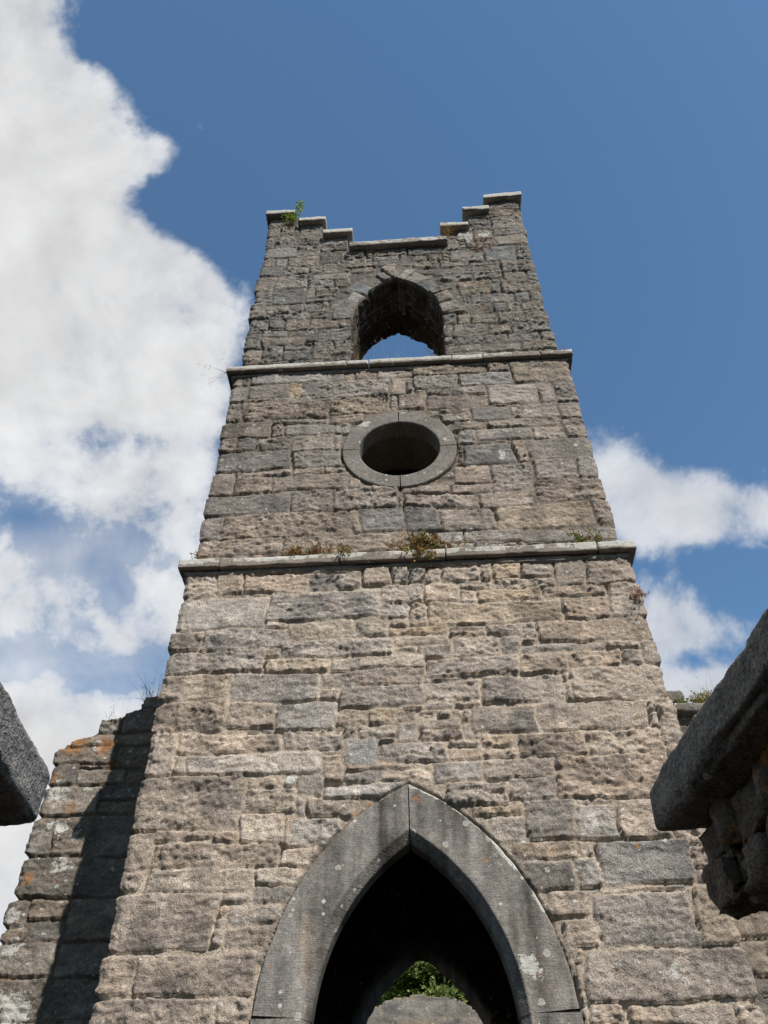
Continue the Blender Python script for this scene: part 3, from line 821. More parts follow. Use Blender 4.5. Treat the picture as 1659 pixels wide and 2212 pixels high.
def top_line(u):
    z = np.full(u.shape, STEP_Z[0])
    for k, e in enumerate(STEP_U): z = np.where(u > e, STEP_Z[k + 1], z)
    return z


tops = fit_stones(parse(S_TOP), top_u[0], top_u[1], 10.16, 14.62, rng, blocked=lambda u, v: (BW(u, v) < .30) & ((BW(u, v) < 0) | (v > 11.36)), fill_max=(.42, .12))
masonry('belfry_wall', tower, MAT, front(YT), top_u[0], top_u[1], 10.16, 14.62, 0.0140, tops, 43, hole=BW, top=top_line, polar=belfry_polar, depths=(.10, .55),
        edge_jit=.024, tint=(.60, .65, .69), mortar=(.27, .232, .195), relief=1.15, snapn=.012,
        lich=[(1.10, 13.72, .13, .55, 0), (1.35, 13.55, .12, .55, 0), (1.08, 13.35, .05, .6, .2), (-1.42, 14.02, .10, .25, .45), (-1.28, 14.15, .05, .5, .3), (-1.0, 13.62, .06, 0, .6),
              (-.85, 13.5, .06, .5, 0), (-.77, 13.18, .05, .6, 0), (1.40, 13.28, .16, .05, .34), (1.3, 13.05, .08, .2, .5), (-.62, 11.75, .06, 0, .55), (-1.85, 10.4, .15, .4, 0),
              (-.1, 12.6, .1, .3, 0), (.15, 12.6, .12, .4, 0), (.5, 13.55, .05, 0, .5), (1.5, 14.2, .2, .15, 0), (1.25, 14.1, .1, .4, 0), (1.7, 13.4, .3, .1, 0)], lw0=-.14, lo0=-.25)

# soffit and jambs of the belfry opening
arc = []
for z in np.arange(10.16, 11.4, .02): arc.append((-.63, z))
th1 = math.acos(.565 / 1.175)
for t in np.linspace(0, th1, 60): arc.append((-.02 - (1.175 * math.cos(t) - .565), 11.4 + 1.175 * math.sin(t)))
for t in np.linspace(th1, 0, 60)[1:]: arc.append((-.02 + (1.175 * math.cos(t) - .565), 11.4 + 1.175 * math.sin(t)))
for z in np.arange(11.4, 10.16, -.02)[1:]: arc.append((.59, z))
arc = np.array(arc)
seg = np.r_[0, np.cumsum(np.hypot(*np.diff(arc, axis=0).T))]
tg = np.gradient(arc, axis=0)
tg /= np.linalg.norm(tg, axis=1, keepdims=True)
k_ = np.ones(5) / 5
tg = np.stack([np.convolve(np.pad(tg[:, i], 2, 'edge'), k_, 'valid') for i in (0, 1)], 1)


def vault_axis(u, v, h):
    x, z = np.interp(u, seg, arc[:, 0]), np.interp(u, seg, arc[:, 1])
    tx, tz = np.interp(u, seg, tg[:, 0]), np.interp(u, seg, tg[:, 1])
    hh = h - .03
    return np.stack([x + tz * hh, YT + v, z - tx * hh], 1)


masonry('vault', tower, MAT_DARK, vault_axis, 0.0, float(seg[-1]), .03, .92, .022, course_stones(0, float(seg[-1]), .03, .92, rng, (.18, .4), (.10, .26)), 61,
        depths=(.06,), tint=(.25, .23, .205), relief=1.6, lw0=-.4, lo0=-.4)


# dressed pointed arch of the doorway, two long curved stones and the jambs below
def arch_piece(sg, name, t0=None):
    prof = [(1.80, .19), (1.852, .19), (1.852, .05), (1.851, -.006), (1.846, -.014)]
    prof += [(r, -.015) for r in np.linspace(1.838, 1.541, 26)] + [(1.534, -.012)]
    prof += [(r, y) for r, y in zip(np.linspace(1.528, 1.480, 6), np.linspace(-.004, .050, 6))]
    prof += [(1.474, y) for y in np.linspace(.058, .185, 8)] + [(1.480, .190), (1.66, .20)]
    prof = np.array(prof)
    nt = 190
    r, y = prof[:, 0], prof[:, 1]
    if name == 'arch_stone':
        a0 = math.asin(.115 / 1.65)
        a1 = np.arccos((DC + .004) / r)
        T = np.linspace(0, 1, nt)[:, None]
        a = a0 + (a1[None] - a0) * T
        x = r[None] * np.cos(a) - DC; z = DZ + r[None] * np.sin(a)
        u_len = a * 1.7
    else:
        zz = np.linspace(0, DZ + .108, 120)[:, None]
        a = np.maximum(zz - DZ, 0) / 1.65
        x = r[None] - DC - 0 * zz; z = zz + 0 * r[None]
        u_len = z
    yy = np.repeat(y[None], len(x), 0)
    X_ = CX + sg * x
    yy = yy + .004 * fb3(X_ * 6, z * 6, yy * 6, 3, 7) + .0015 * fb3(X_ * 40, z * 40, yy * 20, 2, 9)
    if name == 'arch_stone':
        er = np.exp(-((r[None] - 1.85) / .03) ** 2) * (yy < .06)
        x2 = -.018 * er * np.abs(fb2(u_len * 5 + sg, r[None] * 3, 4, 15))
        X_ = X_ + sg * x2 * np.cos(a); z = z + x2 * np.sin(a)
    n0, n1 = x.shape
    I = np.arange(n0 * n1).reshape(n0, n1)
    F = np.stack([I[:-1, :-1], I[1:, :-1], I[1:, 1:], I[:-1, 1:]], -1).reshape(-1, 4)
    V = np.stack([X_, yy, z], -1).reshape(-1, 3)
    st = fb2(X_ * 9 + 3, z * .9, 4, 33, .6)                    # rain streaks
    cl = fb2(X_ * 3, z * 3, 4, 35, .6)
    f = np.clip(1 + 1.0 * st + .65 * cl, .35, 2)
    b_ = np.array([.200, .188, .174])[None, None] * f[..., None]
    rust = sst(fb2(X_ * 7, z * 2.0, 3, 37), .1, .5) * (.55 if sg < 0 else .12)
    b_ = b_ * (1 + rust[..., None] * np.array([.32, .02, -.22]))
    if sg < 0: b_ = b_ * 1.06
    LW = -.26 + 0 * x + .1 * fb2(X_ * 3, z * 3, 3, 41)
    rim = np.exp(-((r[None] - 1.85) / (.030 if sg > 0 else .018)) ** 2)
    hgt = sst(z, 3.3, 4.4)
    LW = LW + rim * (.88 if sg > 0 else .70) * (.25 + .75 * hgt)
    if sg > 0:
        for (px, pz, rr_, v_) in ((.60, 3.95, .12, .5), (.72, 3.62, .12, .42), (.78, 3.32, .12, .5), (.55, 4.05, .09, .45), (.86, 3.72, .09, .6), (.82, 3.22, .07, .4), (.68, 3.40, .06, .5), (.70, 3.32, .07, .6)):
            LW = LW + v_ * np.exp(-((X_ - px) ** 2 + (z - pz) ** 2) / rr_ ** 2)
    LO = -.32 + 0 * x
    for (px, pz, rr_) in ((.012, 4.52, .028), (.028, 4.475, .017), (-.02, 4.30, .016), (-.02, 4.22, .018), (.80, 3.245, .030), (.83, 3.175, .024), (.79, 3.37, .014), (1.02, 3.3, .02)):
        q = np.hypot(X_ - px, z - pz)
        LO = LO + .95 * np.exp(-((q - rr_) / .008) ** 2)
    if sg < 0: LO = LO + .20 * np.exp(-((X_ + .85) ** 2 + (z - 3.5) ** 2) / .25 ** 2) + .35 * rim
    return mesh_obj(name, V, F, MAT_DRESS, tower, b_.reshape(-1, 3), LW.ravel(), LO.ravel())


for sg in (-1, 1):
    arch_piece(sg, 'arch_stone')
    arch_piece(sg, 'jamb')

# round window: four curved stones
for q in range(4):
    a0, a1 = math.pi / 2 * q + .010, math.pi / 2 * (q + 1) - .010
    prof = [(.60, .19), (.63, .18), (.630, .0), (.629, -.038), (.622, -.046)] + [(r, -.046) for r in np.linspace(.612, .462, 12)] + [(.450, -.044), (.443, -.036)]
    prof += [(.442, y) for y in np.linspace(-.02, .175, 12)] + [(.50, .185)]
    prof = np.array(prof)
    A = np.linspace(a0, a1, 50)[:, None]
    r = prof[:, 0][None]
    yb = YM + prof[:, 1][None] + 0 * A
    x, z = ring_c[0] + r * np.cos(A), ring_c[1] + r * np.sin(A) * 1.003
    nz = .004 * fb3(x * 9, z * 9, yb * 9, 3, 71) + .002 * fb3(x * 40, z * 40, yb * 40, 2, 73)
    yb = yb + nz
    I = np.arange(x.size).reshape(x.shape)
    F = np.stack([I[:-1, :-1], I[1:, :-1], I[1:, 1:], I[:-1, 1:]], -1).reshape(-1, 4)
    F = np.concatenate([F])
    cl = fb2(x * 4, z * 4, 4, 75, .6)
    b_ = np.array([.225, .208, .190])[None, None] * (1 + .30 * cl[..., None])
    lw = -.26 + .85 * np.exp(-((x + .42) ** 2 + (z - 9.0) ** 2) / .13 ** 2) + .8 * np.exp(-((x - .02) ** 2 + (z - 9.2) ** 2) / .09 ** 2) + .85 * np.exp(-((x - .47) ** 2 + (z - 8.66) ** 2) / .07 ** 2)
    lw = lw + .8 * np.exp(-((x - .05) ** 2 + (z - 8.1) ** 2) / .05 ** 2) + .8 * np.exp(-((x - .56) ** 2 + (z - 8.5) ** 2) / .05 ** 2)
    lo = -.30 + .7 * np.exp(-((x + .30) ** 2 + (z - 9.05) ** 2) / .10 ** 2)
    mesh_obj('ring_stone', np.stack([x, yb, z], -1).reshape(-1, 3), F, MAT_DRESS, tower, b_.reshape(-1, 3), lw.ravel(), lo.ravel())


# string courses
def string_course(x0, x1, yf, yw, z0, z1, cuts, seed, tintc, orange_left=0):
    xs = [x0] + cuts + [x1]
    jobs = []
    for k in range(len(xs) - 1):
        dz = vr.uniform(-.008, .008) if 0 < k < len(xs) - 2 else 0
        dyv = vr.uniform(-.006, .006)
        jobs.append(('string_course_stone', rough_block(xs[k] + .005, xs[k + 1] - .005, yf + dyv, yw + .25, z0 + dz, z1 + dz, .0135, .0055, .006, seed + k, 10)))
    for sx, xa in ((-1, x0), (1, x1)):
        a, b = (xa, xa + .25) if sx < 0 else (xa - .25, xa)
        jobs.append(('string_course_stone', rough_block(a, b, yw + .26, 3.9, z0, z1, .05, .006, .012, seed + 20, 10)))
    # hollow moulding below, in the shade of the ledge
    jobs.append(('moulding', rough_block(x0 + .062, x1 - .062, yf + .055, yw + .2, z0 - .060, z0 - .003, .02, .008, .010, seed + 30, 8)))
    for nm, (V, F) in jobs:
        if nm == 'string_course_stone':
            tpm = V[:, 2] > (z0 + z1) / 2 + .02
            inset = np.maximum(V[:, 1] - yf, 0)
            V[:, 2] += tpm * np.minimum(inset, .25) * .45
        x, y, z = V.T
        hh = (z - z0) / (z1 - z0)
        base = np.array(tintc)[None] * (1 + .28 * fb3(x * 3.5, y * 3, z * 3.5, 4, seed + 40, .6)[:, None])
        lw = -.26 + (.95 * sst(hh, .02, .6)) + .55 * fb2(x * 2.3, x * 0, 3, seed + 50)
        lo = -.34 + .50 * sst(hh, .2, .8) * (.2 + fb2(x * 2.1, x * 0 + 3, 2, seed + 60)) + orange_left * np.exp(-((x - x0 - .25) / .4) ** 2) * sst(hh, .0, .5)
        mesh_obj(nm, V, F, MAT_DRESS, tower, base, lw, lo)


string_course(-2.166, 2.160, -.100, 0, 6.822, 6.925, [-1.77, -.62, .38, 1.80], 101, (.265, .23, .198), .5)
string_course(-2.145, 2.118, YM - .100, YM, 10.095, 10.195, [-.66, -.38, .64, 1.02, 1.72], 131, (.25, .218, .19))

# coping stones of the stepped battlement
for k, (a, b, zt) in enumerate(CAPS):
    V, F = rough_block(a, b, YT - .13, YT + .66, zt - .125, zt, .015, .009, .007, 160 + k, 9)
    if k == 6: V[:, 2] += (V[:, 0] - a) * .10
    if k in (0, 3): V[:, 2] += (V[:, 0] - a) * .02
    x, y, z = V.T
    hh = (z - (zt - .125)) / .125
    base = np.array((.25, .225, .20))[None] * (1 + .28 * fb3(x * 4, y * 4, z * 4, 4, 170 + k, .6)[:, None])
    lw = -.26 + (1.05 if k in (0, 1, 2, 6) else .80) * sst(hh, .02, .5) + .25 * fb2(x * 4, y * 0, 3, 175 + k)
    lo = -.38 + (.42 if k in (5, 4) else .22) * sst(hh, .1, .9)
    mesh_obj('coping_stone', V, F, MAT_DRESS, tower, base, lw, lo)

# flanks, back wall, floors
for sg in (-1, 1):
    xs = (-2.1 + .055) if sg < 0 else (2.1 - .055)
    masonry('flank_wall', tower, MAT, side(xs, sg), 0.02, 3.62, 0, 6.85, .045, course_stones(.02, 3.62, 0, 6.85, rng), 201 + sg, depths=(.5,))
    xs = mid_u[0] + .055 if sg < 0 else mid_u[1] - .055
    masonry('flank_wall', tower, MAT, side(xs, sg), YM + .02, 3.55, 6.86, 10.1, .045, course_stones(YM + .02, 3.55, 6.86, 10.1, rng), 205 + sg, depths=(.5,), tint=(.78, .80, .825))
    xs = top_u[0] + .06 if sg < 0 else top_u[1] - .06
    masonry('flank_wall', tower, MAT, side(xs, sg), YT + .02, 3.50, 10.16, 13.2, .05, course_stones(YT + .02, 3.5, 10.16, 13.2, rng, (.08, .2), (.15, .5)), 209 + sg, depths=(.5,),
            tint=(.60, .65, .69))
rear = pointed(-.03, .75, 1.45, 3.2)
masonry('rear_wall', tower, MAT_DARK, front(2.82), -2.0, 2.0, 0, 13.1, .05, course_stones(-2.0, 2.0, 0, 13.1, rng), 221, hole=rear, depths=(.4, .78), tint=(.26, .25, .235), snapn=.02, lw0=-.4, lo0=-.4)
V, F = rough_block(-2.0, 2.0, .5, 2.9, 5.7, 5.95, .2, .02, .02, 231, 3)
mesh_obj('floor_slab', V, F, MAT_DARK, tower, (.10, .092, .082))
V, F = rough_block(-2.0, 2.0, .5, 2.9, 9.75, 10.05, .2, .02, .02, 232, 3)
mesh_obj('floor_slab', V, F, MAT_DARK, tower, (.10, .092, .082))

# ------------------------------------------------------------------ ruined side walls behind the tower
WS = 7.472 / 7.122           # the side walls stand 1.55 m behind the tower front
wx = lambda x: .119 + (x - .119) * WS
wz = lambda z: 1.6 + (z - 1.6) * WS
WP = np.array([(wx(a_), wz(b_)) for a_, b_ in [(-3.60, 5.0), (-3.452, 5.50), (-3.45, 5.66), (-3.40, 5.70), (-3.272, 5.775), (-3.13, 5.815), (-3.085, 5.845), (-3.075, 5.97), (-2.93, 5.985), (-2.85, 6.035), (-2.80, 6.06),
               (-2.72, 6.10), (-2.69, 6.215), (-2.55, 6.235), (-1.9, 6.26)]])


def wing_top(u):
    return np.interp(u, WP[:, 0], WP[:, 1]) + .012 * fb2(u * 14, u * 0, 3, 5)


wing = fit_stones([[wx(a_), wx(b_), wz(c_), wz(e_), t_] for a_, b_, c_, e_, t_ in parse(S_WING)], wx(-3.45), -1.95, 2.4, 6.5, rng)
masonry('ruined_wall', None, MAT, front(1.55), wx(-3.45), -1.95, 2.4, 6.5, .0130, wing, 301, top=wing_top, depths=(.12, .75), edge_jit=.022, tint=(.63, .625, .61),
        mortar=(.27, .228, .185), lw0=.02, lo0=-.04,
        lich=[(wx(a_), wz(b_), c_, e_, f_) for a_, b_, c_, e_, f_ in [(-3.28, 5.72, .16, .18, .50), (-2.98, 5.70, .12, .2, .55), (-3.3, 5.25, .16, .42, .2), (-3.38, 5.42, .12, 0, .4), (-3.05, 5.7, .06, .5, 0), (-3.25, 4.9, .12, .4, .1),
              (-3.3, 3.9, .12, .3, .3), (-3.05, 4.85, .14, .3, 0), (-3.2, 3.4, .25, .35, 0), (-3.1, 4.55, .15, .32, 0), (-2.45, 5.0, .2, .12, .2), (-3.4, 5.0, .08, .1, .4), (-3.25, 2.9, .2, .2, .2), (-3.35, 4.45, .1, .1, .45), (-3.0, 5.3, .1, .38, .2), (-3.15, 5.05, .1, .1, .42), (-3.38, 4.15, .08, .42, .1), (-2.85, 5.5, .12, .2, .4), (-3.3, 3.65, .08, .1, .5)]])
tag(bpy.context.scene.objects['ruined_wall'], 'ruined grey wall with crumbling stepped top and orange lichen, half in the shadow of the tower', 'wall')


def wing2_top(u):
    return wz(5.80) + .03 * fb2(u * 5, u * 0, 3, 8)


rw = masonry('ruined_wall', None, MAT, front(1.55), 1.95, 3.6, 2.4, 6.2, .022, course_stones(1.95, 3.6, 2.4, 6.2, rng), 311, top=wing2_top, depths=(.75,), edge_jit=.02, tint=(.54, .55, .55))
tag(rw, 'ruined wall behind the tower topped by a flat ledge stone and a tuft of heathery plants', 'wall')
V, F = rough_block(2.02, 3.68, 1.43, 2.25, wz(5.80), wz(5.90), .025, .012, .015, 321, 8)
V2, F2 = rough_block(2.02, wx(2.62), 1.47, 2.0, wz(5.905), wz(6.08), .02, .022, .05, 322, 6)
mesh_obj('ledge_stone', V, F, MAT, rw, (.20, .19, .175), -.06, -.3)
V3, F3 = rough_block(2.00, wx(2.36), 1.45, 1.9, wz(6.08), wz(6.28), .02, .028, .06, 323, 6)
mesh_obj('loose_stone', V2, F2, MAT, rw, (.19, .175, .16), -.1, -.2)
mesh_obj('loose_stone', V3, F3, MAT, rw, (.19, .175, .16), -.1, -.2)

# ------------------------------------------------------------------ gateway walls either side of the photographer's view
gl = tag(empty('gateway_wall', (-1.7, -4.5, 0)), 'near gateway wall end with a sunlit flat coping slab, at the edge of the picture left of the tower', 'wall')
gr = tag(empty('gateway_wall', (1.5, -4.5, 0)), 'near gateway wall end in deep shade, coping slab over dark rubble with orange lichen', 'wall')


def skew(V, k): V[:, 0] += k * (-4.02 - V[:, 1])     # the wall ends are not quite square


V, F = rough_block(-2.6, -.828, -5.02, -4.02, 2.490, 2.622, .0105, .0085, .014, 401, 16, .8)
skew(V, .098)
mesh_obj('coping_slab', V, F, MAT, gl, np.array((.215, .21, .205))[None] * (1 + .35 * fb3(V[:, 0] * 9, V[:, 1] * 9, V[:, 2] * 9, 4, 405, .65)[:, None]), .02 + .3 * fb3(V[:, 0] * 3, V[:, 1] * 3, V[:, 2] * 3, 3, 407), -.38)
V, F = rough_block(.630, 2.4, -5.02, -4.02, 2.424, 2.537, .0105, .010, .022, 411, 10, .8)
skew(V, .155)
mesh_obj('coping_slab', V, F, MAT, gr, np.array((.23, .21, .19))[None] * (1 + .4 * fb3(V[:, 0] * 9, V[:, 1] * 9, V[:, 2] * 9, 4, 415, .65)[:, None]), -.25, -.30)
V, F = rough_block(-2.6, -1.02, -4.90, -4.1, 0, 2.486, .05, .02, .04, 421, 5)
mesh_obj('rubble_core', V, F, MAT_DARK, gl, (.2, .185, .17), -.2, -.2)
masonry('rubble_face', gl, MAT_DARK, front(-4.92), -2.6, -.98, 0, 2.488, .02, course_stones(-2.6, -.98, 0, 2.488, rng, (.10, .26), (.18, .6)), 423, depths=(.12,), tint=(.6, .6, .59), edge_jit=.02)
masonry('rubble_face', gl, MAT_DARK, side(-1.0, 1), -4.92, -4.08, 0, 2.488, .02, course_stones(-4.92, -4.08, 0, 2.488, rng, (.10, .26), (.18, .6)), 424, depths=(.12,), tint=(.6, .6, .59))
blocks = [(.722, 1.3, -4.20, -4.02, 2.330, 2.425), (.718, 1.3, -4.17, -4.022, 2.238, 2.335), (.735, 1.3, -4.42, -4.19, 2.29, 2.425), (.745, 1.3, -4.62, -4.41, 2.32, 2.425),
          (.730, 1.2, -4.32, -4.15, 2.235, 2.30), (.75, 1.2, -4.52, -4.29, 2.235, 2.31), (.77, 1.2, -4.98, -4.60, 2.28, 2.42), (.80, 1.2, -4.98, -4.49, 2.23, 2.30)]
for k, b_ in enumerate(blocks):
    V, F = rough_block(*b_, .0095, .034, .022, 431 + k, 11, 1.2)
    skew(V, .08)
    q = np.array((.195, .158, .122))[None] * (1 + .6 * fb3(V[:, 0] * 10, V[:, 1] * 10, V[:, 2] * 10, 4, 441, .65)[:, None])
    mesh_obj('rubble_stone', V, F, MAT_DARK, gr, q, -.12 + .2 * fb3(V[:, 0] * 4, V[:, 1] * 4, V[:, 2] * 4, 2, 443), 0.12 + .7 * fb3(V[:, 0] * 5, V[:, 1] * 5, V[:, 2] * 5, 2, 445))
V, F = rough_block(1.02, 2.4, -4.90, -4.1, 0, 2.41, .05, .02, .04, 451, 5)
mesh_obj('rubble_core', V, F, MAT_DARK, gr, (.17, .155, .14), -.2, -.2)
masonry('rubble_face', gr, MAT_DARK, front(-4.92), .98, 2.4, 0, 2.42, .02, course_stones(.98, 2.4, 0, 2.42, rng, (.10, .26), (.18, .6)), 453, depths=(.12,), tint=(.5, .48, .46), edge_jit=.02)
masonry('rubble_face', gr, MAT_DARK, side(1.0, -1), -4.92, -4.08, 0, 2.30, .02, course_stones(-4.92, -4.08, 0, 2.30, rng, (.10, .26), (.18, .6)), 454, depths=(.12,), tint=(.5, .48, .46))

# ------------------------------------------------------------------ beyond the tower: far wall, conifer, ground
FWP = np.array([(-3, 6.3), (-1.6, 6.55), (-1.045, 6.76), (-.753, 6.865), (-.17, 6.90), (.404, 6.82), (.69, 6.77), (.87, 6.58), (1.6, 6.3), (3, 6.0)])
fw = masonry('ruined_wall', None, MAT, front(14), -3, 3, 0, 7.0, .045, course_stones(-3, 3, 0, 7.0, rng, (.15, .4), (.3, 1.0)), 501,
             top=lambda u: np.interp(u, FWP[:, 0], FWP[:, 1]) + .07 * fb2(u * 7, u * 0, 4, 9), depths=(.7,), tint=(.62, .66, .67), lw0=.10)
tag(fw, 'grey rounded top of a far ruined wall seen through the dark doorway', 'wall')

ME = bpy.data.meshes.new('ground')
gg = 1500.0
ME.from_pydata([(-gg, -gg, 0), (gg, -gg, 0), (gg, gg, 0), (-gg, gg, 0)], [], [(0, 1, 2, 3)])
ME.materials.append(plain_material('mown_grass', (.062, .072, .030), .95, 1.2, .35))
go = bpy.data.objects.new('ground', ME)
COL.objects.link(go)
tag(go, kind='structure')


# ------------------------------------------------------------------ plants
LEAF = plain_material('leaf', (.10, .14, .03), .6, 30, .25, .35)
DRY = plain_material('dry_grass', (.32, .26, .15), .8, 30, .2, .25)
BARK = plain_material('bark', (.10, .075, .055), .9, 12, .3)


def leaves(pts, dirs, size, cols, seed, ratio=.45):
    """many small pointed leaves: pts (n,3), dirs (n,3)"""
    r = np.random.RandomState(seed)
    n = len(pts)
    dirs = dirs / np.linalg.norm(dirs, axis=1, keepdims=True)
    up = r.normal(size=(n, 3))
    sd_ = np.cross(dirs, up); sd_ /= np.linalg.norm(sd_, axis=1, keepdims=True)
    nn = np.cross(sd_, dirs)
    L = (size * r.uniform(.6, 1.3, n))[:, None]
    Wd = L * ratio * .5
    a = pts; b = pts + dirs * L * .45 + sd_ * Wd + nn * L * .06; c = pts + dirs * L; d_ = pts + dirs * L * .45 - sd_ * Wd + nn * L * .06
    V = np.stack([a, b, c, d_], 1).reshape(-1, 3)
    F = np.arange(n * 4).reshape(n, 4)
    C_ = np.array(cols)[r.randint(0, len(cols), n)] * r.uniform(.7, 1.3, (n, 1))
    return V, F, np.repeat(C_, 4, 0)


def blades(pts, dirs, length, width, cols, seed, droop=.5, nseg=5):
    r = np.random.RandomState(seed)
    n = len(pts)
    dirs = dirs / np.linalg.norm(dirs, axis=1, keepdims=True)
    sd_ = np.cross(dirs, r.normal(size=(n, 3))); sd_ /= np.linalg.norm(sd_, axis=1, keepdims=True)
    L = length * r.uniform(.5, 1.2, n)
    dr = droop * r.uniform(.2, 1.3, n)
    V = []
    for k in range(nseg + 1):
        t = k / nseg
        c = pts + dirs * (L * t)[:, None]
        hd = dirs * np.array([1, 1, 0]) + r.normal(size=(n, 3)) * 0
        c = c + np.stack([hd[:, 0], hd[:, 1], -np.ones(n) * .9], 1) * (L * dr * t * t)[:, None]
        wv = width * (1 - t * .9)
        V += [c - sd_ * wv, c + sd_ * wv]
    V = np.stack(V, 1)
    m_ = V.shape[1]
    F = []
    for k in range(nseg):
        o = np.arange(n) * m_ + 2 * k
        F.append(np.stack([o, o + 1, o + 3, o + 2], 1))
    C_ = np.array(cols)[r.randint(0, len(cols), n)] * r.uniform(.75, 1.25, (n, 1))
    return V.reshape(-1, 3), np.concatenate(F), np.repeat(C_, m_, 0)


def cushion(name, label, cat, c, ext, n, size, cols, seed, stems=12, hang=0.0, group=None, ratio=.45):
    """ledge plant: stems child + leafy mesh"""
    n = int(n * 1.25)
    ext = tuple(e_ * .86 for e_ in ext)
    size = size * .9
    r = np.random.RandomState(seed)
    c = np.array(c, float); ext = np.array(ext, float)
    st = []
    b0 = c + np.stack([r.uniform(-1, 1, stems) * ext[0], r.uniform(-.5, .5, stems) * ext[1], np.zeros(stems)], 1)
    tip = b0 + np.stack([r.normal(0, .35, stems) * ext[2], -np.abs(r.normal(.15, .3, stems)) * ext[2], r.uniform(.4, 1.0, stems) * ext[2]], 1)
    if hang:
        k = r.rand(stems) < hang
        tip[k] = b0[k] + np.stack([r.normal(0, .2, k.sum()) * ext[2], -.10 - r.uniform(0, .05, k.sum()), -r.uniform(.2, 1.1, k.sum()) * ext[2]], 1)
    t = r.rand(n) ** .7
    j = r.randint(0, stems, n)
    p = b0[j] + (tip[j] - b0[j]) * t[:, None] + r.normal(0, .16, (n, 3)) * ext[2] * .7
    dv = (tip[j] - b0[j]) * .8 + r.normal(0, 1, (n, 3)) * np.linalg.norm(tip[j] - b0[j], axis=1, keepdims=True) * .8
    V, F, C_ = leaves(p, dv, size, cols, seed + 1, ratio)
    o = mesh_obj(name, V, F, LEAF, None, C_, loc=c)
    o.data.materials[0] = LEAF
    sv, sf, sc = blades(b0, tip - b0, np.linalg.norm(tip - b0, axis=1).mean() * .9, .0035, [(.12, .08, .04)], seed + 3, .0, 3)
    mesh_obj('stem', sv, sf, LEAF, o, sc)
    return tag(o, label, cat, group or ('plants on the lower ledge' if name == 'ledge_plant' else None))


def grass(name, label, c, ext, n, length, cols, seed, droop=.5, lean=(0, -.2, 1), spread=.35, width=.0028, heads=True, group='dry grasses on the walls'):
    r = np.random.RandomState(seed)
    c = np.array(c, float)
    b0 = c + r.uniform(-1, 1, (n, 3)) * np.array(ext)
    dv = np.array(lean)[None] + r.normal(0, spread, (n, 3))
    V, F, C_ = blades(b0, dv, length, width, cols, seed, droop)
    o = mesh_obj(name, V, F, DRY, None, C_, loc=c)
    if heads:
        k = r.rand(n) < .45
        tips = V.reshape(n, -1, 3)[k, -1]
        m_ = len(tips)
        if m_:
            P_ = np.repeat(tips, 9, 0) + r.normal(0, .012, (m_ * 9, 3)) * np.array([1, 1, 2.0])
            v2, f2, c2 = leaves(P_, np.repeat(dv[k], 9, 0) + r.normal(0, .6, (m_ * 9, 3)), .016, cols, seed + 5, .3)
            mesh_obj('seed_head', v2, f2, DRY, o, c2)
    return tag(o, label, 'grass', group)


GRN = [(.13, .19, .035), (.18, .24, .05), (.09, .14, .03)]
RUS = [(.38, .17, .06), (.36, .24, .08), (.22, .20, .05), (.44, .27, .10), (.28, .11, .06)]
MIXC = GRN + RUS
cushion('ledge_plant', 'low rusty green plant patch on the lower ledge, left below the round window', 'plant', (-.90, -.045, 6.955), (.22, .06, .14), 420, .035, RUS + GRN[:1], 601, 26)
cushion('ledge_plant', 'small yellowish plant hanging over the front edge of the lower ledge', 'plant', (-.55, -.09, 6.93), (.09, .02, .13), 130, .032, [(.34, .26, .06), (.16, .18, .04), (.22, .15, .05)], 611, 10, .8)
cushion('ledge_plant', 'large mixed green and russet plant clump spilling over the middle of the lower ledge', 'plant', (.16, -.07, 6.95), (.14, .05, .20), 700, .042, MIXC, 621, 26, .30)
cushion('ledge_plant', 'low green and brown sprigs trailing right of the big clump on the lower ledge', 'plant', (.40, -.03, 6.955), (.17, .05, .14), 240, .032, MIXC, 631, 16)
cushion('ledge_plant', 'thin rusty sprigs between the two bigger clumps on the lower ledge', 'plant', (-.05, -.03, 6.96), (.13, .05, .14), 160, .030, RUS, 635, 14)
cushion('ledge_plant', 'green and pinkish plant tuft near the right end of the lower ledge', 'plant', (1.74, -.045, 6.955), (.13, .05, .15), 220, .036, GRN + RUS[:2], 641, 16)
cushion('ledge_plant', 'sparse little sprig at the left end of the lower ledge', 'plant', (-2.0, -.06, 6.95), (.06, .04, .12), 50, .026, RUS + GRN, 645, 6)
cushion('stonecrop', 'small red stonecrop growing on the right corner of the tower wall', 'plant', (2.06, -.05, 6.28), (.07, .03, .09), 150, .026, [(.36, .12, .09), (.30, .14, .10), (.40, .2, .14)], 651, 14, .4)
cushion('stonecrop', 'upper reddish plant in a joint beside the battlement on the right', 'plant', (1.26, YT - .03, 13.32), (.13, .02, .06), 120, .030, [(.20, .06, .05), (.26, .09, .07)], 655, 14, .3)
cushion('stonecrop', 'lower faded reddish plant in a joint below the pale stone beside the battlement', 'plant', (1.30, YT - .03, 13.05), (.17, .02, .06), 120, .030, [(.24, .11, .08), (.30, .16, .11)], 657, 14, .4)
cushion('heath_tuft', 'rounded heathery tuft of brown and yellow green on the ledge stone right of the tower', 'plant', (wx(2.90), 1.63, wz(5.905)), (.20, .14, .21), 2800, .042, [(.34, .32, .07), (.42, .32, .12), (.36, .20, .10), (.26, .30, .07)], 661, 70, 0, None, .26)
cushion('moss_clump', 'small bright green moss clump between the tower and the heathery tuft', 'plant', (wx(2.62), 1.49, wz(5.905)), (.10, .05, .08), 160, .03, [(.20, .24, .03), (.26, .28, .05)], 665, 14)

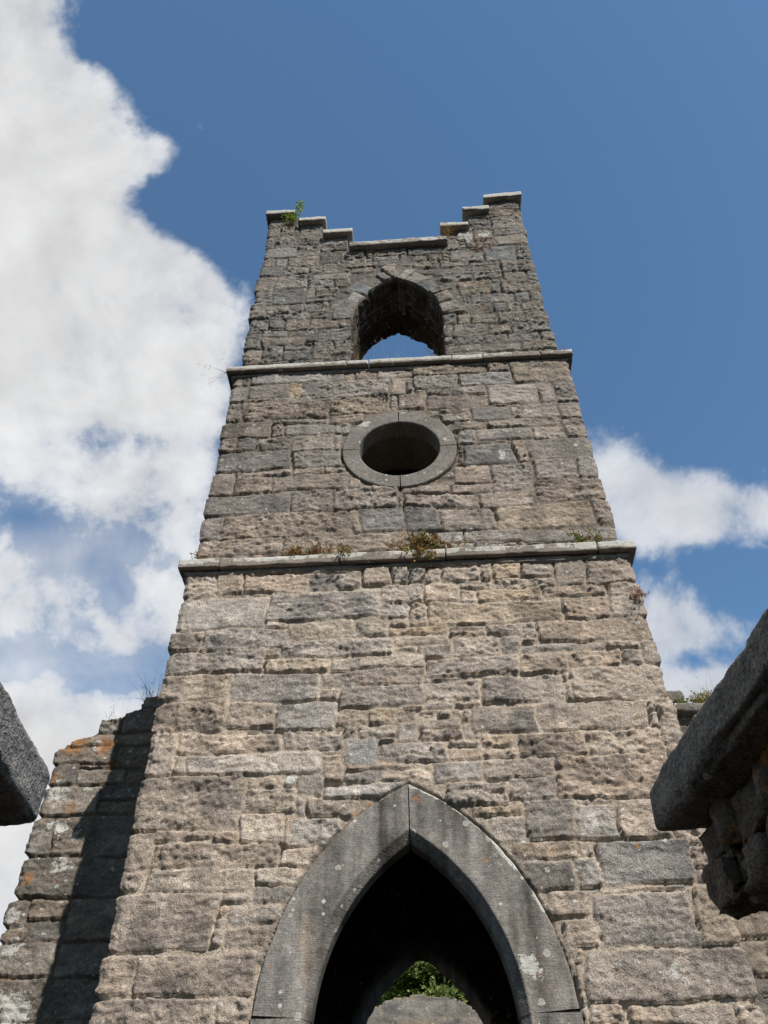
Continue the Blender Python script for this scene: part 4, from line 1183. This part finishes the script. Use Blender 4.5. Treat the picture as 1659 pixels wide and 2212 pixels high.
# leafy sapling on the battlement
r = np.random.RandomState(8)
sb = tag(empty('sapling', (-1.56, .12, 14.28)), 'bright green leafy sapling rooted behind the left coping stone of the battlement', 'shrub')
main = np.array([(-1.60, .08, 14.24), (-1.575, .02, 14.40), (-1.55, .0, 14.54), (-1.53, .0, 14.66), (-1.52, .0, 14.74)])
P_, D_ = [], []
for k in range(330):
    t = r.rand() ** .8 * 3.999
    i = int(t)
    b = main[i] + (main[i + 1] - main[i]) * (t - i)
    wd = .05 if t < 1.7 else .032
    P_.append(b + r.normal(0, 1, 3) * np.array([wd, wd, .05]) * .8)
    D_.append((P_[-1] - b) * 6 + np.array([0, 0, .35]) + r.normal(0, .25, 3))
for k in range(170):
    P_.append(np.array([-1.66, .02, 14.30]) + r.normal(0, 1, 3) * np.array([.06, .04, .07])); D_.append(np.array([-.3, -.4, .3]) + r.normal(0, .5, 3))
V, F, C_ = leaves(np.array(P_), np.array(D_), 
                  .036, [(.24, .34, .05), (.29, .39, .07), (.17, .26, .04)], 9, .5)
mesh_obj('foliage', V, F, LEAF, sb, C_)
sv = []
for (x, y, z) in main: sv += [(x - .006, y, z), (x + .006, y, z), (x, y + .008, z)]
sf = []
for k in range(4):
    for q in range(3): sf.append((3 * k + q, 3 * k + (q + 1) % 3, 3 * k + 3 + (q + 1) % 3, 3 * k + 3 + q))
mesh_obj('trunk', np.array(sv), np.array(sf), BARK, sb, (.10, .08, .05))

TAN = [(.40, .32, .18), (.34, .27, .15), (.46, .38, .24)]
grass('grass_tuft', 'brown drooping grass at the left jamb of the belfry opening', (-.56, .55, 10.62), (.03, .30, .12), 60, .30, [(.26, .21, .09), (.34, .26, .12), (.15, .15, .05)], 701, .25, (.15, -.15, .8), .18, .004)
grass('grass_tuft', 'brown drooping grass at the right jamb of the belfry opening', (.50, .55, 10.55), (.03, .28, .16), 80, .32, [(.34, .26, .11), (.28, .21, .09), (.18, .15, .05)], 711, .25, (-.22, -.15, .8), .18, .0045)
grass('grass_tuft', 'thin pale grass stalks on the sill inside the belfry opening', (-.28, .16, 10.20), (.30, .06, .01), 26, .55, [(.55, .48, .40), (.48, .40, .30)], 721, .25, (.1, 0, 1), .16, .0022)
grass('grass_tuft', 'wispy dry grass at the left end of the upper ledge', (-2.14, .06, 10.16), (.05, .05, .04), 16, .26, [(.36, .32, .24), (.42, .36, .26)], 731, .8, (-.7, -.2, .6), .3, .0022)
grass('grass_tuft', 'dark wispy grass stems on top of the ruined wall left of the tower', (wx(-2.62), 1.65, wz(6.22)), (.12, .1, .02), 46, .42, [(.16, .14, .11), (.22, .19, .14)], 741, .3, (-.15, 0, 1), .24, .0026)
grass('grass_tuft', 'thin grass stems on the lower step of the ruined wall left of the tower', (wx(-2.95), 1.65, wz(6.02)), (.16, .1, .02), 22, .22, [(.22, .19, .14), (.3, .26, .18)], 751, .3, (-.15, 0, 1), .3, .002)
grass('grass_tuft', 'a few thin grass stems on the ledge right of the tower', (wx(2.95), 1.75, wz(5.95)), (.3, .1, .01), 14, .60, [(.40, .34, .24), (.34, .28, .2)], 761, .3, (.15, 0, 1), .26, .0022)
grass('grass_tuft', 'tiny reddish grass blades at the right end of the upper ledge', (1.98, .06, 10.22), (.08, .03, .01), 12, .16, [(.25, .12, .08), (.3, .2, .12)], 771, .3, (.2, 0, 1), .3, .0028)
grass('grass_tuft', 'small dry grass hanging from the battlement coping corner right of the gap', (.78, .02, 13.45), (.04, .05, .10), 40, .16, [(.42, .26, .08), (.34, .2, .07)], 781, .9, (0, -.5, .2), .4, .004, False)

# conifer beyond the ruin
tr = tag(empty('conifer_tree', (.2, 22, 0)), 'green conifer seen through the dark doorway above the far ruined wall', 'tree')
zt = np.linspace(0, 15.6, 18)
tv, tf = [], []
for k, z in enumerate(zt):
    rad = .28 * (1 - z / 16.5) + .02
    for q in range(8):
        a = q / 8 * 2 * math.pi
        tv.append((.2 + rad * math.cos(a), 22 + rad * math.sin(a), z))
for k in range(len(zt) - 1):
    for q in range(8): tf.append((8 * k + q, 8 * k + (q + 1) % 8, 8 * k + 8 + (q + 1) % 8, 8 * k + 8 + q))
mesh_obj('trunk', np.array(tv), np.array(tf), BARK, tr, (.10, .075, .055))
r = np.random.RandomState(77)
P_, D_ = [], []
bv, bd, bl = [], [], []
for k in range(520):
    z = 3.0 + 12.6 * r.rand() ** 1.1
    a = r.uniform(0, 2 * math.pi)
    ln = (4.3 * (1 - (z - 3) / 13.6) + .35) * r.uniform(.65, 1.1)
    dr_ = np.array([math.cos(a), math.sin(a), 0])
    b0 = np.array([.2, 22, z])
    bv.append(b0); bd.append(dr_ * 1 + np.array([0, 0, .12])); bl.append(ln)
    m_ = int(70 + 100 * ln)
    t = r.uniform(.25, 1.0, m_)
    sag = -.10 * ln * t * t
    lat = np.cross(dr_, (0, 0, 1))
    off = r.normal(0, 1, (m_, 1)) * lat[None] * (.22 * ln * (1.15 - t))[:, None] + r.normal(0, .10, (m_, 3))
    p = b0 + dr_[None] * (ln * t)[:, None] + off
    p[:, 2] += sag
    P_.append(p)
    D_.append(dr_[None] * .8 + off * 1.2 + np.array([0, 0, -.15]) + r.normal(0, .35, (m_, 3)))
V, F, C_ = leaves(np.concatenate(P_), np.concatenate(D_), .21, [(.23, .30, .09), (.17, .24, .075), (.28, .35, .11), (.32, .37, .13)], 78, .40)
mesh_obj('crown', V, F, LEAF, tr, C_)
bb = blades(np.array(bv), np.array(bd), 2.6, .03, [(.10, .075, .05)], 79, .05, 4)
mesh_obj('limb', bb[0], bb[1], BARK, tr, bb[2])['kind'] = 'stuff'
